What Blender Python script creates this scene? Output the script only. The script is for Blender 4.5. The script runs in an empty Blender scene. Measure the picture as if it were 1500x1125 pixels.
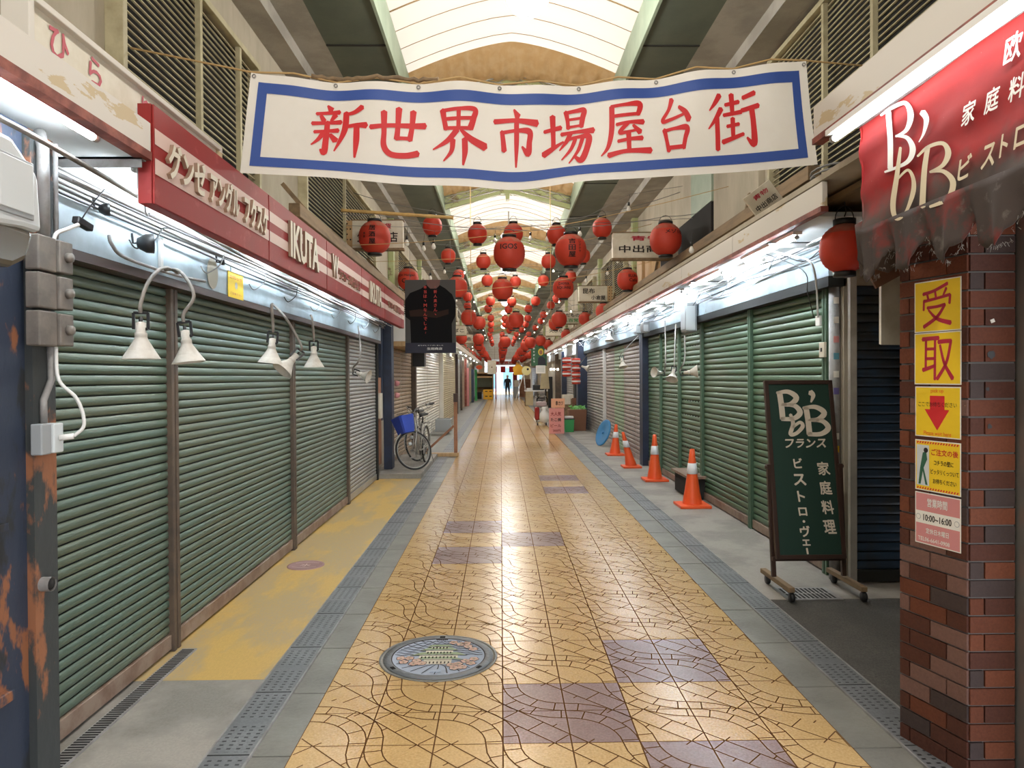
import bpy, bmesh, math, random
from mathutils import Vector, Matrix, Euler
random.seed(7)
S = bpy.context.scene
COL = S.collection
PI = math.pi
R = math.radians

# ---------------------------------------------------------------- camera, sky, light, exposure
F = 1040.0
CAMP = Vector((0, 0, 1.6))
cd = bpy.data.cameras.new('camera'); cam = bpy.data.objects.new('camera', cd); COL.objects.link(cam)
cd.sensor_width = 36; cd.lens = 36 * F / 1500; cd.clip_end = 300; cd.clip_start = 0.02
CR = Matrix.Rotation(-0.909 * PI / 180, 3, 'Z') @ Matrix.Rotation(R(90 - 0.578), 3, 'X') @ Matrix.Rotation(R(-0.35), 3, 'Z')
cam.matrix_world = Matrix.Translation(CAMP) @ CR.to_4x4()
S.camera = cam
S.view_settings.view_transform = 'Standard'; S.view_settings.look = 'None'
S.view_settings.gamma = 1; S.view_settings.use_curve_mapping = False
S.view_settings.exposure = 0.85
w = bpy.data.worlds.new('sky'); S.world = w; w.use_nodes = True
wn = w.node_tree.nodes; wl = w.node_tree.links
bg = wn['Background']
tc = wn.new('ShaderNodeTexCoord'); sep = wn.new('ShaderNodeSeparateXYZ'); rmp = wn.new('ShaderNodeValToRGB')
wl.new(tc.outputs['Generated'], sep.inputs[0]); wl.new(sep.outputs['Z'], rmp.inputs[0]); wl.new(rmp.outputs[0], bg.inputs[0])
rmp.color_ramp.elements[0].position = 0.0; rmp.color_ramp.elements[0].color = (.93, .95, 1, 1)
rmp.color_ramp.elements[1].position = 0.9; rmp.color_ramp.elements[1].color = (.70, .82, 1, 1)
bg.inputs[1].default_value = 2.1
sd = bpy.data.lights.new('sun', 'SUN'); sun = bpy.data.objects.new('sun', sd); COL.objects.link(sun)
sd.energy = 5.0; sd.angle = R(3); sd.color = (1, .93, .8); sun.rotation_euler = (R(-14), R(12), 0)
try:
    S.cycles.use_denoising = True; S.cycles.max_bounces = 10; S.cycles.diffuse_bounces = 6
    S.cycles.transmission_bounces = 6; S.cycles.sample_clamp_indirect = 6
except Exception: pass

# ---------------------------------------------------------------- helpers
def ray(px, py): return CR @ Vector(((px - 750) / F, -(py - 562.5) / F, -1))
def at(px, py, Y): d = ray(px, py); return CAMP + d * (Y / d.y)
def onx(px, py, X): d = ray(px, py); return CAMP + d * (X / d.x)
def gnd(px, py, z=0.0): d = ray(px, py); return CAMP + d * ((z - 1.6) / d.z)
def onp(px, py, P, N): d = ray(px, py); return CAMP + d * ((Vector(P) - CAMP).dot(N) / d.dot(N))

_M = {}
def mat(name, col, rough=.6, metal=0, var=None, scale=4, lo=.42, hi=.62, stretch=(1, 1, 1), bump=0, bscale=40, emis=0, ecol=None, spec=.5, fine=0.0, var2=None, scale2=2, lo2=.55, hi2=.65):
    if name in _M: return _M[name]
    m = bpy.data.materials.new(name); m.use_nodes = True; _M[name] = m
    n = m.node_tree.nodes; l = m.node_tree.links; b = n['Principled BSDF']
    c = (*col, 1)
    b.inputs['Base Color'].default_value = c; b.inputs['Roughness'].default_value = rough; b.inputs['Metallic'].default_value = metal
    b.inputs['Specular IOR Level'].default_value = spec
    if emis:
        b.inputs['Emission Color'].default_value = (*(ecol or col), 1); b.inputs['Emission Strength'].default_value = emis
    tcn = mp = None
    if var or bump or fine or var2:
        tcn = n.new('ShaderNodeTexCoord'); mp = n.new('ShaderNodeMapping'); l.new(tcn.outputs['Object'], mp.inputs[0])
        mp.inputs['Scale'].default_value = stretch
    cur = None
    def layer(cur, base, v, sc, a, z):
        nz = n.new('ShaderNodeTexNoise'); nz.inputs['Scale'].default_value = sc; nz.inputs['Detail'].default_value = 6; nz.inputs['Roughness'].default_value = .62
        l.new(mp.outputs[0], nz.inputs[0])
        mr = n.new('ShaderNodeMapRange'); mr.inputs[1].default_value = a; mr.inputs[2].default_value = z; l.new(nz.outputs[0], mr.inputs[0])
        mx = n.new('ShaderNodeMix'); mx.data_type = 'RGBA'; l.new(mr.outputs[0], mx.inputs[0])
        if cur is None: mx.inputs[6].default_value = base
        else: l.new(cur, mx.inputs[6])
        mx.inputs[7].default_value = (*v, 1); return mx.outputs[2]
    if var: cur = layer(cur, c, var, scale, lo, hi)
    if var2: cur = layer(cur, c, var2, scale2, lo2, hi2)
    if fine: cur = layer(cur, c, tuple(x * (1 - fine) for x in col), 90, .35, .75)
    if cur is not None: l.new(cur, b.inputs['Base Color'])
    if bump:
        nz = n.new('ShaderNodeTexNoise'); nz.inputs['Scale'].default_value = bscale; nz.inputs['Detail'].default_value = 5; l.new(mp.outputs[0], nz.inputs[0])
        bp = n.new('ShaderNodeBump'); bp.inputs['Strength'].default_value = bump; bp.inputs['Distance'].default_value = .01
        l.new(nz.outputs[0], bp.inputs['Height']); l.new(bp.outputs[0], b.inputs['Normal'])
    return m

def translucent(m, amount, tcol):
    n = m.node_tree.nodes; l = m.node_tree.links; b = n['Principled BSDF']; o = n['Material Output']
    t = n.new('ShaderNodeBsdfTranslucent'); t.inputs[0].default_value = (*tcol, 1)
    x = n.new('ShaderNodeMixShader'); x.inputs[0].default_value = amount
    l.new(b.outputs[0], x.inputs[1]); l.new(t.outputs[0], x.inputs[2]); l.new(x.outputs[0], o.inputs[0]); return m

_T = {}
def text_geo(s, bold=0.0):
    k = (s, bold)
    if k in _T: return _T[k]
    raised = bold < 0                       # negative: one clean outline, thickened by the curve itself
    cu = bpy.data.curves.new('t', 'FONT'); cu.body = s; cu.size = 1; cu.offset = -bold if raised else 0; cu.resolution_u = 2
    o = bpy.data.objects.new('t', cu); me = o.to_mesh()
    vs = [(v.co.x, v.co.y) for v in me.vertices]; fs = [tuple(p.vertices) for p in me.polygons]
    if bold > 0:
        n0 = len(vs); b_ = bold * .9; V0 = list(vs); F0 = list(fs)
        for k, (dx, dy) in enumerate(((b_, 0), (-b_, 0), (0, b_), (0, -b_), (b_ * .7, b_ * .7), (-b_ * .7, -b_ * .7))):
            vs += [(x + dx, y + dy, k + 1) for x, y in V0]; fs += [tuple(i + n0 * (k + 1) for i in f) for f in F0]
    o.to_mesh_clear(); bpy.data.objects.remove(o); bpy.data.curves.remove(cu)
    if not vs: vs = [(0, 0)]; 
    xs = [v[0] for v in vs]; ys = [v[1] for v in vs]
    _T[k] = (vs, fs, (min(xs), max(xs), min(ys), max(ys))); return _T[k]

def crom(pts, n=6):
    if len(pts) < 3:
        a, b = pts; return [tuple(a[k] + (b[k] - a[k]) * t / n for k in range(len(a))) for t in range(n + 1)]
    P = [pts[0]] + list(pts) + [pts[-1]]; out = []
    for i in range(1, len(P) - 2):
        p0, p1, p2, p3 = P[i - 1:i + 3]
        for t in range(n):
            u = t / n
            out.append(tuple(.5 * (2 * p1[k] + (p2[k] - p0[k]) * u + (2 * p0[k] - 5 * p1[k] + 4 * p2[k] - p3[k]) * u * u + (3 * p1[k] - p0[k] - 3 * p2[k] + p3[k]) * u ** 3) for k in range(len(p1))))
    out.append(tuple(pts[-1])); return out

def rootloc(o):
    v = Vector((0, 0, 0))
    while o: v = v + o.location; o = o.parent
    return v

class MB:
    def __init__(s): s.v = []; s.f = []; s.m = []; s.s = []
    def add(s, vs, fs, mi=0, sm=False):
        b = len(s.v); s.v += [tuple(v) for v in vs]
        for f in fs: s.f.append(tuple(b + i for i in f)); s.m.append(mi); s.s.append(sm)
        return s
    def bx(s, x0, x1, y0, y1, z0, z1, mi=0):
        if x0 > x1: x0, x1 = x1, x0
        if y0 > y1: y0, y1 = y1, y0
        if z0 > z1: z0, z1 = z1, z0
        return s.add([(x, y, z) for x in (x0, x1) for y in (y0, y1) for z in (z0, z1)],
                     [(0, 1, 3, 2), (4, 6, 7, 5), (0, 4, 5, 1), (2, 3, 7, 6), (0, 2, 6, 4), (1, 5, 7, 3)], mi)
    def obx(s, c, ux, uy, uz, dx, dy, dz, mi=0):
        c = Vector(c); ux = Vector(ux).normalized() * dx / 2; uy = Vector(uy).normalized() * dy / 2; uz = Vector(uz).normalized() * dz / 2
        return s.add([c + a * ux + b * uy + d * uz for a in (-1, 1) for b in (-1, 1) for d in (-1, 1)],
                     [(0, 1, 3, 2), (4, 6, 7, 5), (0, 4, 5, 1), (2, 3, 7, 6), (0, 2, 6, 4), (1, 5, 7, 3)], mi)
    def bar(s, a, b, wd, ht, mi=0, up=(0, 0, 1)):
        a = Vector(a); b = Vector(b); d = b - a; up = Vector(up); sd_ = d.cross(up)
        if sd_.length < 1e-5: sd_ = Vector((1, 0, 0))
        u2 = sd_.cross(d)
        return s.obx((a + b) / 2, d, sd_, u2, d.length, wd, ht, mi)
    def tube(s, pts, r, mi=0, n=8, rr=None, cap=True):
        pts = [Vector(p) for p in pts]; rings = []; prev = None
        for i, p in enumerate(pts):
            d = (pts[min(i + 1, len(pts) - 1)] - pts[max(i - 1, 0)])
            if d.length < 1e-9: d = Vector((0, 0, 1))
            d.normalize()
            if prev is None: a = d.orthogonal().normalized()
            else:
                a = prev - d * prev.dot(d)
                a = a.normalized() if a.length > 1e-6 else d.orthogonal().normalized()
            prev = a; b = d.cross(a); q = rr[i] if rr else r
            rings.append([p + (a * math.cos(2 * PI * k / n) + b * math.sin(2 * PI * k / n)) * q for k in range(n)])
        vs = [v for g in rings for v in g]; fs = []
        for i in range(len(rings) - 1):
            for k in range(n):
                fs.append((i * n + k, i * n + (k + 1) % n, (i + 1) * n + (k + 1) % n, (i + 1) * n + k))
        if cap: fs += [tuple(range(n))[::-1], tuple((len(rings) - 1) * n + k for k in range(n))]
        return s.add(vs, fs, mi, True)
    def lathe(s, prof, c=(0, 0, 0), ax=(0, 0, 1), n=20, mi=0, mis=None, sy=1.0):
        c = Vector(c); ax = Vector(ax).normalized(); a = ax.orthogonal().normalized()
        if abs(ax.z) > .999: a = Vector((1, 0, 0))
        b = ax.cross(a); vs = []; fs = []
        for r_, z_ in prof:
            for k in range(n): vs.append(c + ax * z_ + (a * math.cos(2 * PI * k / n) + b * math.sin(2 * PI * k / n) * sy) * r_)
        base = len(s.v); s.v += [tuple(v) for v in vs]
        for i in range(len(prof) - 1):
            for k in range(n):
                s.f.append(tuple(base + q for q in (i * n + k, i * n + (k + 1) % n, (i + 1) * n + (k + 1) % n, (i + 1) * n + k)))
                s.m.append(mis[i] if mis else mi); s.s.append(True)
        return s
    def disc(s, c, ux, uy, r, mi=0, n=32, r2=None):
        c = Vector(c); ux = Vector(ux); uy = Vector(uy)
        return s.add([c + ux * r * math.cos(2 * PI * k / n) + uy * (r2 or r) * math.sin(2 * PI * k / n) for k in range(n)], [tuple(range(n))], mi)
    def quad(s, a, b, c, d, mi=0): return s.add([a, b, c, d], [(0, 1, 2, 3)], mi)
    def prism(s, poly, O, ux, uy, depth, mi=0):
        O = Vector(O); ux = Vector(ux).normalized(); uy = Vector(uy).normalized(); nz = ux.cross(uy) * depth
        A = [O + ux * p[0] + uy * p[1] for p in poly]; B = [p + nz for p in A]; n = len(poly)
        return s.add(A + B, [tuple(range(n))[::-1], tuple(range(n, 2 * n))] + [(i, (i + 1) % n, n + (i + 1) % n, n + i) for i in range(n)], mi)
    def strip(s, pts, wd, z, mi=0):      # flat ribbon on the ground
        L = []; Q = []
        for i, p in enumerate(pts):
            a = pts[max(i - 1, 0)]; b = pts[min(i + 1, len(pts) - 1)]
            dx, dy = b[0] - a[0], b[1] - a[1]; l_ = math.hypot(dx, dy) or 1; nx, ny = -dy / l_ * wd / 2, dx / l_ * wd / 2
            L.append((p[0] + nx, p[1] + ny, z)); Q.append((p[0] - nx, p[1] - ny, z))
        n = len(pts); return s.add(L + Q, [(n + i, n + i + 1, i + 1, i) for i in range(n - 1)], mi)
    def text(s, t, O, ux, uy, w=None, h=1.0, mi=0, bold=0.0, warp=None, skew=0):
        vs, fs, (x0, x1, y0, y1) = text_geo(t, bold); O = Vector(O)
        ux = Vector(ux).normalized() if not warp else None; uy = Vector(uy).normalized() if not warp else None
        sy = h / max(y1 - y0, 1e-6); sx = sy if w is None else w / max(x1 - x0, 1e-6)
        out = []; nn = ux.cross(uy) if ux is not None else None
        for q in vs:
            x, y = q[:2]
            X = (x - (x0 + x1) / 2) * sx; Y = (y - (y0 + y1) / 2) * sy; X += Y * skew
            out.append(warp(X, Y) if warp else O + ux * X + uy * Y + nn * (.00006 * (q[2] if len(q) > 2 else 0)))
        return s.add(out, fs, mi)
    def strokes(s, st, mi=0, warp=None, ws=1.0, n=6):
        for q in st:
            P = crom(q, n); m_ = len(P); L = []; Q = []
            for i, p in enumerate(P):
                a = P[max(i - 1, 0)]; b = P[min(i + 1, m_ - 1)]; dx, dy = b[0] - a[0], b[1] - a[1]; l_ = math.hypot(dx, dy) or 1
                hw = max(p[2], 1e-4) * ws / 2; nx, ny = -dy / l_ * hw, dx / l_ * hw
                L.append((p[0] + nx, p[1] + ny)); Q.append((p[0] - nx, p[1] - ny))
            def capp(i, j):
                dx, dy = P[i][0] - P[j][0], P[i][1] - P[j][1]; l_ = math.hypot(dx, dy) or 1; hw = P[i][2] * ws / 2
                return (P[i][0] + dx / l_ * hw * .55, P[i][1] + dy / l_ * hw * .55)
            vs = L + Q + [capp(0, 1), capp(m_ - 1, m_ - 2)]
            fs = [(m_ + i, m_ + i + 1, i + 1, i) for i in range(m_ - 1)] + [(0, 2 * m_, m_), (m_ - 1, 2 * m_ - 1, 2 * m_ + 1)]
            s.add([warp(*v) for v in vs], fs, mi)
        return s
    def build(s, name, mats, parent=None, bev=0, loc=None, sub=0, solid=0):
        me = bpy.data.meshes.new(name)
        if parent is not None: off = rootloc(parent)
        elif loc is not None: off = Vector(loc)
        else:
            xs = [v[0] for v in s.v]; ys = [v[1] for v in s.v]; zs = [v[2] for v in s.v]
            off = Vector(((min(xs) + max(xs)) / 2, (min(ys) + max(ys)) / 2, min(zs)))
        me.from_pydata([(v[0] - off.x, v[1] - off.y, v[2] - off.z) for v in s.v], [], s.f)
        if not isinstance(mats, (list, tuple)): mats = [mats]
        for m in mats: me.materials.append(m)
        me.polygons.foreach_set('material_index', s.m); me.polygons.foreach_set('use_smooth', s.s)
        me.update()
        o = bpy.data.objects.new(name, me); COL.objects.link(o)
        if parent is not None: o.parent = parent
        else: o.location = off
        if bev:
            b = o.modifiers.new('bevel', 'BEVEL'); b.width = bev; b.segments = 2; b.limit_method = 'ANGLE'
        if solid:
            b = o.modifiers.new('solid', 'SOLIDIFY'); b.thickness = solid; b.offset = 0
        return o

_labels = {}
def tag(o, label, cat, group=None):
    k = label.lower()
    if k in _labels: print('DUP LABEL', label)
    if not 4 <= len(label.split()) <= 16: print('LABEL LEN', len(label.split()), label)
    _labels[k] = 1
    o['label'] = label; o['category'] = cat
    if group: o['group'] = group
    return o
def thing(name, label, cat, loc=(0, 0, 0), group=None):
    o = bpy.data.objects.new(name, None); COL.objects.link(o); o.location = loc; o.empty_display_size = .1
    return tag(o, label, cat, group)
def struct(o): o['kind'] = 'structure'; return o
def lab(o, t): o['label'] = t; return o
def dup(root, loc, label, group=None, rot=None, scale=None):
    r = root.copy(); COL.objects.link(r); r.location = loc
    if rot is not None: r.rotation_euler = rot
    if scale is not None: r.scale = (scale,) * 3 if not isinstance(scale, tuple) else scale
    for ch in list(root.children):
        c = ch.copy(); COL.objects.link(c); c.parent = r
        for g in ch.children: d = g.copy(); COL.objects.link(d); d.parent = c
    tag(r, label, root['category'], group or root.get('group')); return r
ORD = ['', 'first', 'second', 'third', 'fourth', 'fifth', 'sixth', 'seventh', 'eighth', 'ninth', 'tenth', 'eleventh', 'twelfth', 'thirteenth', 'fourteenth', 'fifteenth', 'sixteenth', 'seventeenth', 'eighteenth', 'nineteenth', 'twentieth']
X3 = Vector((1, 0, 0)); Y3 = Vector((0, 1, 0)); Z3 = Vector((0, 0, 1))

# ---------------------------------------------------------------- materials
m_tile = mat('yellow_tile', (.62, .395, .15), .24, var=(.66, .46, .235), scale=.9, lo=.35, hi=.7, fine=.25, bump=.05, bscale=25)
m_tile2 = mat('purple_tile', (.25, .155, .14), .3, var=(.31, .20, .18), scale=2, fine=.3)
m_groove = mat('tile_groove', (.16, .085, .04), 1, spec=0)
m_kerb = mat('grey_kerb_stone', (.24, .23, .195), .42, var=(.15, .14, .12), scale=2.5, fine=.2, bump=.2)
m_apron = mat('yellow_painted_concrete', (.60, .385, .11), .45, var=(.40, .31, .18), scale=2.0, lo=.46, hi=.56, stretch=(1.4, .5, 1), fine=.15, bump=.15, bscale=15)
m_conc = mat('pale_concrete_floor', (.34, .31, .27), .6, var=(.20, .185, .16), scale=1.8, lo=.45, hi=.57, fine=.2, bump=.25, bscale=12)
m_asph = mat('dark_asphalt', (.085, .08, .07), .85, var=(.12, .11, .095), scale=3, bump=.8, bscale=120, fine=.5)
m_wallc = mat('stained_concrete_wall', (.52, .465, .37), .85, var=(.34, .295, .22), scale=1.4, lo=.38, hi=.7, stretch=(1, 1, .35), bump=.2, bscale=20)
m_gutter = mat('grey_concrete_beam', (.30, .28, .245), .85, var=(.40, .375, .33), scale=2, bump=.2)
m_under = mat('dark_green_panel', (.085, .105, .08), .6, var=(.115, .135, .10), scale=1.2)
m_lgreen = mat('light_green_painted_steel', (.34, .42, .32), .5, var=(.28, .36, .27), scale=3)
m_ygreen = mat('peeling_green_steel', (.38, .42, .20), .6, var=(.19, .14, .075), scale=5, lo=.56, hi=.64, var2=(.46, .50, .29), scale2=2)
m_tan = mat('gathered_tan_cloth', (.62, .42, .22), .35, var=(.70, .52, .32), scale=8)
translucent(m_tan, .45, (.40, .25, .11))
m_memb = mat('cream_canopy_cloth', (.85, .79, .66), .6)
translucent(m_memb, .85, (.262, .224, .183))
m_cord = mat('brown_cord', (.30, .2, .1), .8)
m_sh_g = mat('green_shutter_enamel', (.092, .142, .108), .40, metal=.15, var=(.145, .155, .10), scale=1.6, lo=.4, hi=.7, stretch=(1, .35, 2.5), var2=(.31, .33, .25), scale2=14, lo2=.68, hi2=.74, fine=.12)
m_sh_d = mat('deep_green_shutter', (.062, .135, .075), .40, metal=.15, var=(.095, .135, .075), scale=1.6, lo=.4, hi=.7, stretch=(1, .35, 2.5), fine=.12)
m_sh_s = mat('silver_shutter', (.40, .40, .385), .38, metal=.55, var=(.34, .33, .31), scale=2)
m_sh_b = mat('brown_shutter', (.36, .26, .17), .5, metal=.1, var=(.30, .21, .13), scale=2)
m_sh_w = mat('white_shutter', (.82, .79, .72), .45, var=(.74, .71, .63), scale=2)
m_sh_y = mat('beige_shutter', (.55, .46, .28), .5, var=(.46, .38, .23), scale=2)
m_sh_p = mat('pinkish_grey_shutter', (.34, .29, .27), .5, metal=.1, var=(.28, .25, .23), scale=2)
m_sh_lg = mat('pale_green_shutter', (.28, .38, .25), .5, metal=.1, var=(.24, .32, .21), scale=2)
m_sh_bl = mat('dark_blue_shutter', (.018, .04, .075), .45, metal=.2, var=(.03, .03, .03), scale=2)
m_gap = mat('dark_seam', (.012, .012, .01), .8)
m_post_b = mat('brown_post', (.11, .075, .05), .6, var=(.065, .048, .036), scale=5)
m_post_g = mat('green_post', (.07, .13, .08), .5)
m_rail = mat('rusty_rail', (.27, .20, .15), .6, var=(.18, .11, .075), scale=6)
m_rust = mat('blue_and_rust_steel', (.026, .036, .062), .6, var=(.26, .10, .045), scale=3.2, lo=.53, hi=.56, stretch=(1, 1, .45), var2=(.02, .022, .025), scale2=5, lo2=.55, hi2=.6, bump=.5, bscale=18)
m_rust2 = mat('rust_and_dark_steel', (.28, .11, .05), .7, var=(.04, .045, .045), scale=4, lo=.45, hi=.5, stretch=(1, 1, .5), bump=.5, bscale=18)
m_fascia = mat('blue_grey_fascia_board', (.46, .56, .62), .5, var=(.34, .42, .47), scale=2.5, var2=(.2, .2, .2), scale2=9, lo2=.68, hi2=.75)
m_soffit = mat('white_soffit', (.70, .71, .70), .6, var=(.60, .60, .58), scale=1.5)
m_whiteb = mat('flaking_white_board', (.66, .62, .56), .6, var=(.55, .44, .27), scale=5, lo=.62, hi=.63, stretch=(1, .35, 1.3))
m_redstrip = mat('rusty_red_strip', (.16, .035, .022), .6, var=(.32, .09, .06), scale=8)
m_redsign = mat('faded_red_enamel', (.30, .03, .028), .5, spec=.2, var=(.27, .034, .032), scale=2.5, var2=(.48, .10, .09), scale2=7, lo2=.6, hi2=.8)
m_pinkwht = mat('faded_pinkish_white', (.70, .52, .46), .5)
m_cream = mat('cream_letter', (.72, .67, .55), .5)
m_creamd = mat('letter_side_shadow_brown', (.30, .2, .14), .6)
m_dark = mat('black_plastic', (.012, .012, .013), .4)
m_grey = mat('grey_plastic', (.33, .35, .36), .4)
m_lgrey = mat('pale_grey_plastic', (.60, .64, .65), .35)
m_white = mat('white_paint', (.78, .77, .74), .45)
m_offw = mat('dusty_white_enamel', (.62, .59, .53), .45, var=(.5, .46, .4), scale=12)
m_steel = mat('dull_steel', (.42, .41, .38), .4, metal=.8)
m_steeld = mat('dirty_grey_pipe', (.30, .29, .28), .5, var=(.2, .19, .18), scale=8)
m_boxbr = mat('dusty_brown_plastic', (.19, .165, .14), .65, var=(.13, .115, .10), scale=9)
m_wood = mat('weathered_timber', (.26, .175, .095), .75, var=(.17, .115, .065), scale=4, stretch=(3, .4, 3))
m_woodl = mat('light_timber', (.55, .36, .18), .6, var=(.44, .27, .12), scale=5, stretch=(3, 3, .6))
m_woodr = mat('reddish_timber', (.36, .17, .09), .6, var=(.26, .11, .06), scale=5)
m_bamboo = mat('bamboo', (.55, .36, .13), .5, var=(.42, .26, .09), scale=6)
m_lant = mat('red_lantern_paper', (.66, .072, .038), .55, var=(.58, .058, .032), scale=3)
translucent(m_lant, .3, (.9, .10, .04))
m_lantd = mat('dusty_red_paper', (.42, .13, .085), .8, var=(.52, .06, .035), scale=9)
m_ink = mat('black_ink', (.02, .012, .01), .7)
m_bulb = mat('clear_white_bulb', (.80, .79, .74), .15)
m_bulbl = mat('lit_bulb', (1, .9, .7), .3, emis=9, ecol=(1, .88, .66))
m_tubem = mat('lit_fluorescent_tube', (1, 1, 1), .3, emis=50, ecol=(.80, .91, 1))
m_tubes = mat('small_lit_tube', (1, 1, 1), .3, emis=9, ecol=(.86, .94, 1))
m_red = mat('banner_red', (.62, .02, .025), .6)
m_blue = mat('banner_blue', (.035, .085, .34), .6)
m_vinyl = mat('white_vinyl', (.86, .83, .78), .5, var=(.80, .77, .71), scale=2)
translucent(m_vinyl, .26, (.85, .80, .72))
m_orange = mat('orange_cone_plastic', (.80, .10, .02), .4)
m_refl = mat('white_reflective_band', (.80, .82, .86), .3)
m_bluep = mat('blue_plastic', (.03, .20, .45), .4)
m_awn = mat('red_awning_cloth', (.33, .026, .024), .7, spec=.15, var=(.28, .022, .022), scale=3, var2=(.45, .25, .22), scale2=70, lo2=.70, hi2=.76)
def dust_band(m, z0, z1, col):
    n = m.node_tree.nodes; l = m.node_tree.links; b = n['Principled BSDF']; src = b.inputs['Base Color'].links[0].from_socket
    t = n.new('ShaderNodeTexCoord'); sp = n.new('ShaderNodeSeparateXYZ'); l.new(t.outputs['Object'], sp.inputs[0])
    nz = n.new('ShaderNodeTexNoise'); nz.inputs['Scale'].default_value = 9; nz.inputs['Detail'].default_value = 8; l.new(t.outputs['Object'], nz.inputs[0])
    a = n.new('ShaderNodeMapRange'); a.inputs[1].default_value = z0; a.inputs[2].default_value = z1; l.new(sp.outputs[2], a.inputs[0])
    s = n.new('ShaderNodeMath'); s.operation = 'ADD'; l.new(a.outputs[0], s.inputs[0]); l.new(nz.outputs[0], s.inputs[1])
    c = n.new('ShaderNodeMapRange'); c.inputs[1].default_value = .75; c.inputs[2].default_value = 1.35; l.new(s.outputs[0], c.inputs[0])
    x = n.new('ShaderNodeMix'); x.data_type = 'RGBA'; l.new(c.outputs[0], x.inputs[0]); l.new(src, x.inputs[6]); x.inputs[7].default_value = (*col, 1); l.new(x.outputs[2], b.inputs['Base Color'])
dust_band(m_awn, .46, .23, (.10, .075, .065))
m_awng = mat('dust_greyed_awning_cloth', (.055, .04, .035), .9, var=(.20, .185, .16), scale=14, lo=.58, hi=.78, var2=(.16, .025, .02), scale2=5, lo2=.52, hi2=.64)
m_awnl = mat('awning_letter_white', (.78, .76, .70), .5)
m_awnc = mat('awning_letter_cream', (.62, .52, .34), .5)
m_yel = mat('yellow_paper', (.85, .58, .02), .5)
m_magenta = mat('crimson_ink', (.45, .02, .05), .5)
m_paper = mat('white_paper', (.80, .78, .72), .55)
m_pinkp = mat('pink_paper', (.62, .25, .25), .5)
m_mort = mat('mortar', (.17, .16, .15), .9)
BR = [mat('brick_a', (.14, .045, .024), .6, spec=.2, fine=.3, bump=.3), mat('brick_b', (.17, .055, .028), .6, spec=.2, fine=.3, bump=.3), mat('brick_c', (.09, .033, .022), .6, spec=.2, fine=.3, bump=.3), mat('brick_d', (.05, .03, .027), .7, fine=.3, bump=.3), mat('brick_e', (.17, .085, .065), .7, fine=.3, bump=.4)]
m_slat = mat('yellowed_louvre_metal', (.50, .45, .29), .55, var=(.36, .31, .19), scale=4)
m_black = mat('dark_opening', (.012, .011, .01), .9)
m_bluecl = mat('blue_cloth', (.03, .07, .42), .7)
m_tyre = mat('black_rubber', (.02, .02, .02), .7)
m_chalk = mat('green_chalkboard', (.012, .045, .032), .6)
m_frame = mat('dark_brown_wood', (.045, .022, .015), .5)
m_chw = mat('board_paint_cream', (.80, .72, .60), .6)
m_navy = mat('navy_painted_steel', (.018, .03, .065), .5, var=(.015, .02, .04), scale=4)
m_rope = mat('tan_rope', (.48, .32, .14), .8)
m_cable = mat('grey_cable', (.20, .20, .20), .5)
m_cablew = mat('white_cable', (.72, .72, .70), .4)
m_signw = mat('aged_white_sign', (.70, .65, .54), .5, var=(.6, .54, .42), scale=4)
m_iron = mat('cast_iron', (.17, .18, .19), .5, metal=.3, bump=.3, bscale=60)
m_pink = mat('blossom_pink', (.75, .50, .40), .5)
m_castle = mat('enamel_green', (.30, .38, .22), .5)
m_wave = mat('enamel_blue_grey', (.36, .42, .52), .5)
m_yelc = mat('yellow_crate_plastic', (.80, .42, .02), .5)
m_facade = mat('pale_facade', (.62, .66, .70), .6)
m_skin = mat('skin', (.5, .3, .22), .5)
m_cloth = mat('dark_clothing', (.02, .022, .03), .8)
m_cloth2 = mat('dark_trousers', (.03, .04, .06), .8)
m_green = mat('green_plastic', (.03, .30, .08), .5)
m_carton = mat('carton_brown', (.20, .09, .05), .8)
def perforate(m, px, py, hx, hy, hole=(.012, .012, .013), row=None):
    n = m.node_tree.nodes; l = m.node_tree.links; b = n['Principled BSDF']
    src = b.inputs['Base Color'].links[0].from_socket if b.inputs['Base Color'].links else None
    t = n.new('ShaderNodeTexCoord'); sp = n.new('ShaderNodeSeparateXYZ'); l.new(t.outputs['Object'], sp.inputs[0])
    def ma(op, a, bb=None):
        q = n.new('ShaderNodeMath'); q.operation = op
        for i, v in enumerate((a, bb)):
            if v is None: continue
            if isinstance(v, (int, float)): q.inputs[i].default_value = v
            else: l.new(v, q.inputs[i])
        return q.outputs[0]
    def cell(o, p, h): return ma('LESS_THAN', ma('ABSOLUTE', ma('SUBTRACT', ma('FRACT', ma('DIVIDE', o, p)), .5)), h / 2)
    k = ma('MULTIPLY', cell(sp.outputs[0], px, hx), cell(sp.outputs[1], py, hy))
    if row:                                     # leave plain cross bands
        k = ma('MULTIPLY', k, cell(sp.outputs[1], row, .82))
    x = n.new('ShaderNodeMix'); x.data_type = 'RGBA'; l.new(k, x.inputs[0])
    if src: l.new(src, x.inputs[6])
    else: x.inputs[6].default_value = b.inputs['Base Color'].default_value
    x.inputs[7].default_value = (*hole, 1); l.new(x.outputs[2], b.inputs['Base Color'])
    return m
m_grate = perforate(mat('perforated_drain_cover', (.17, .175, .18), .45, metal=.2, var=(.23, .235, .24), scale=3, fine=.25, bump=.2), .042, .032, .42, .34, row=.3)

YEND = 66.0
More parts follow.
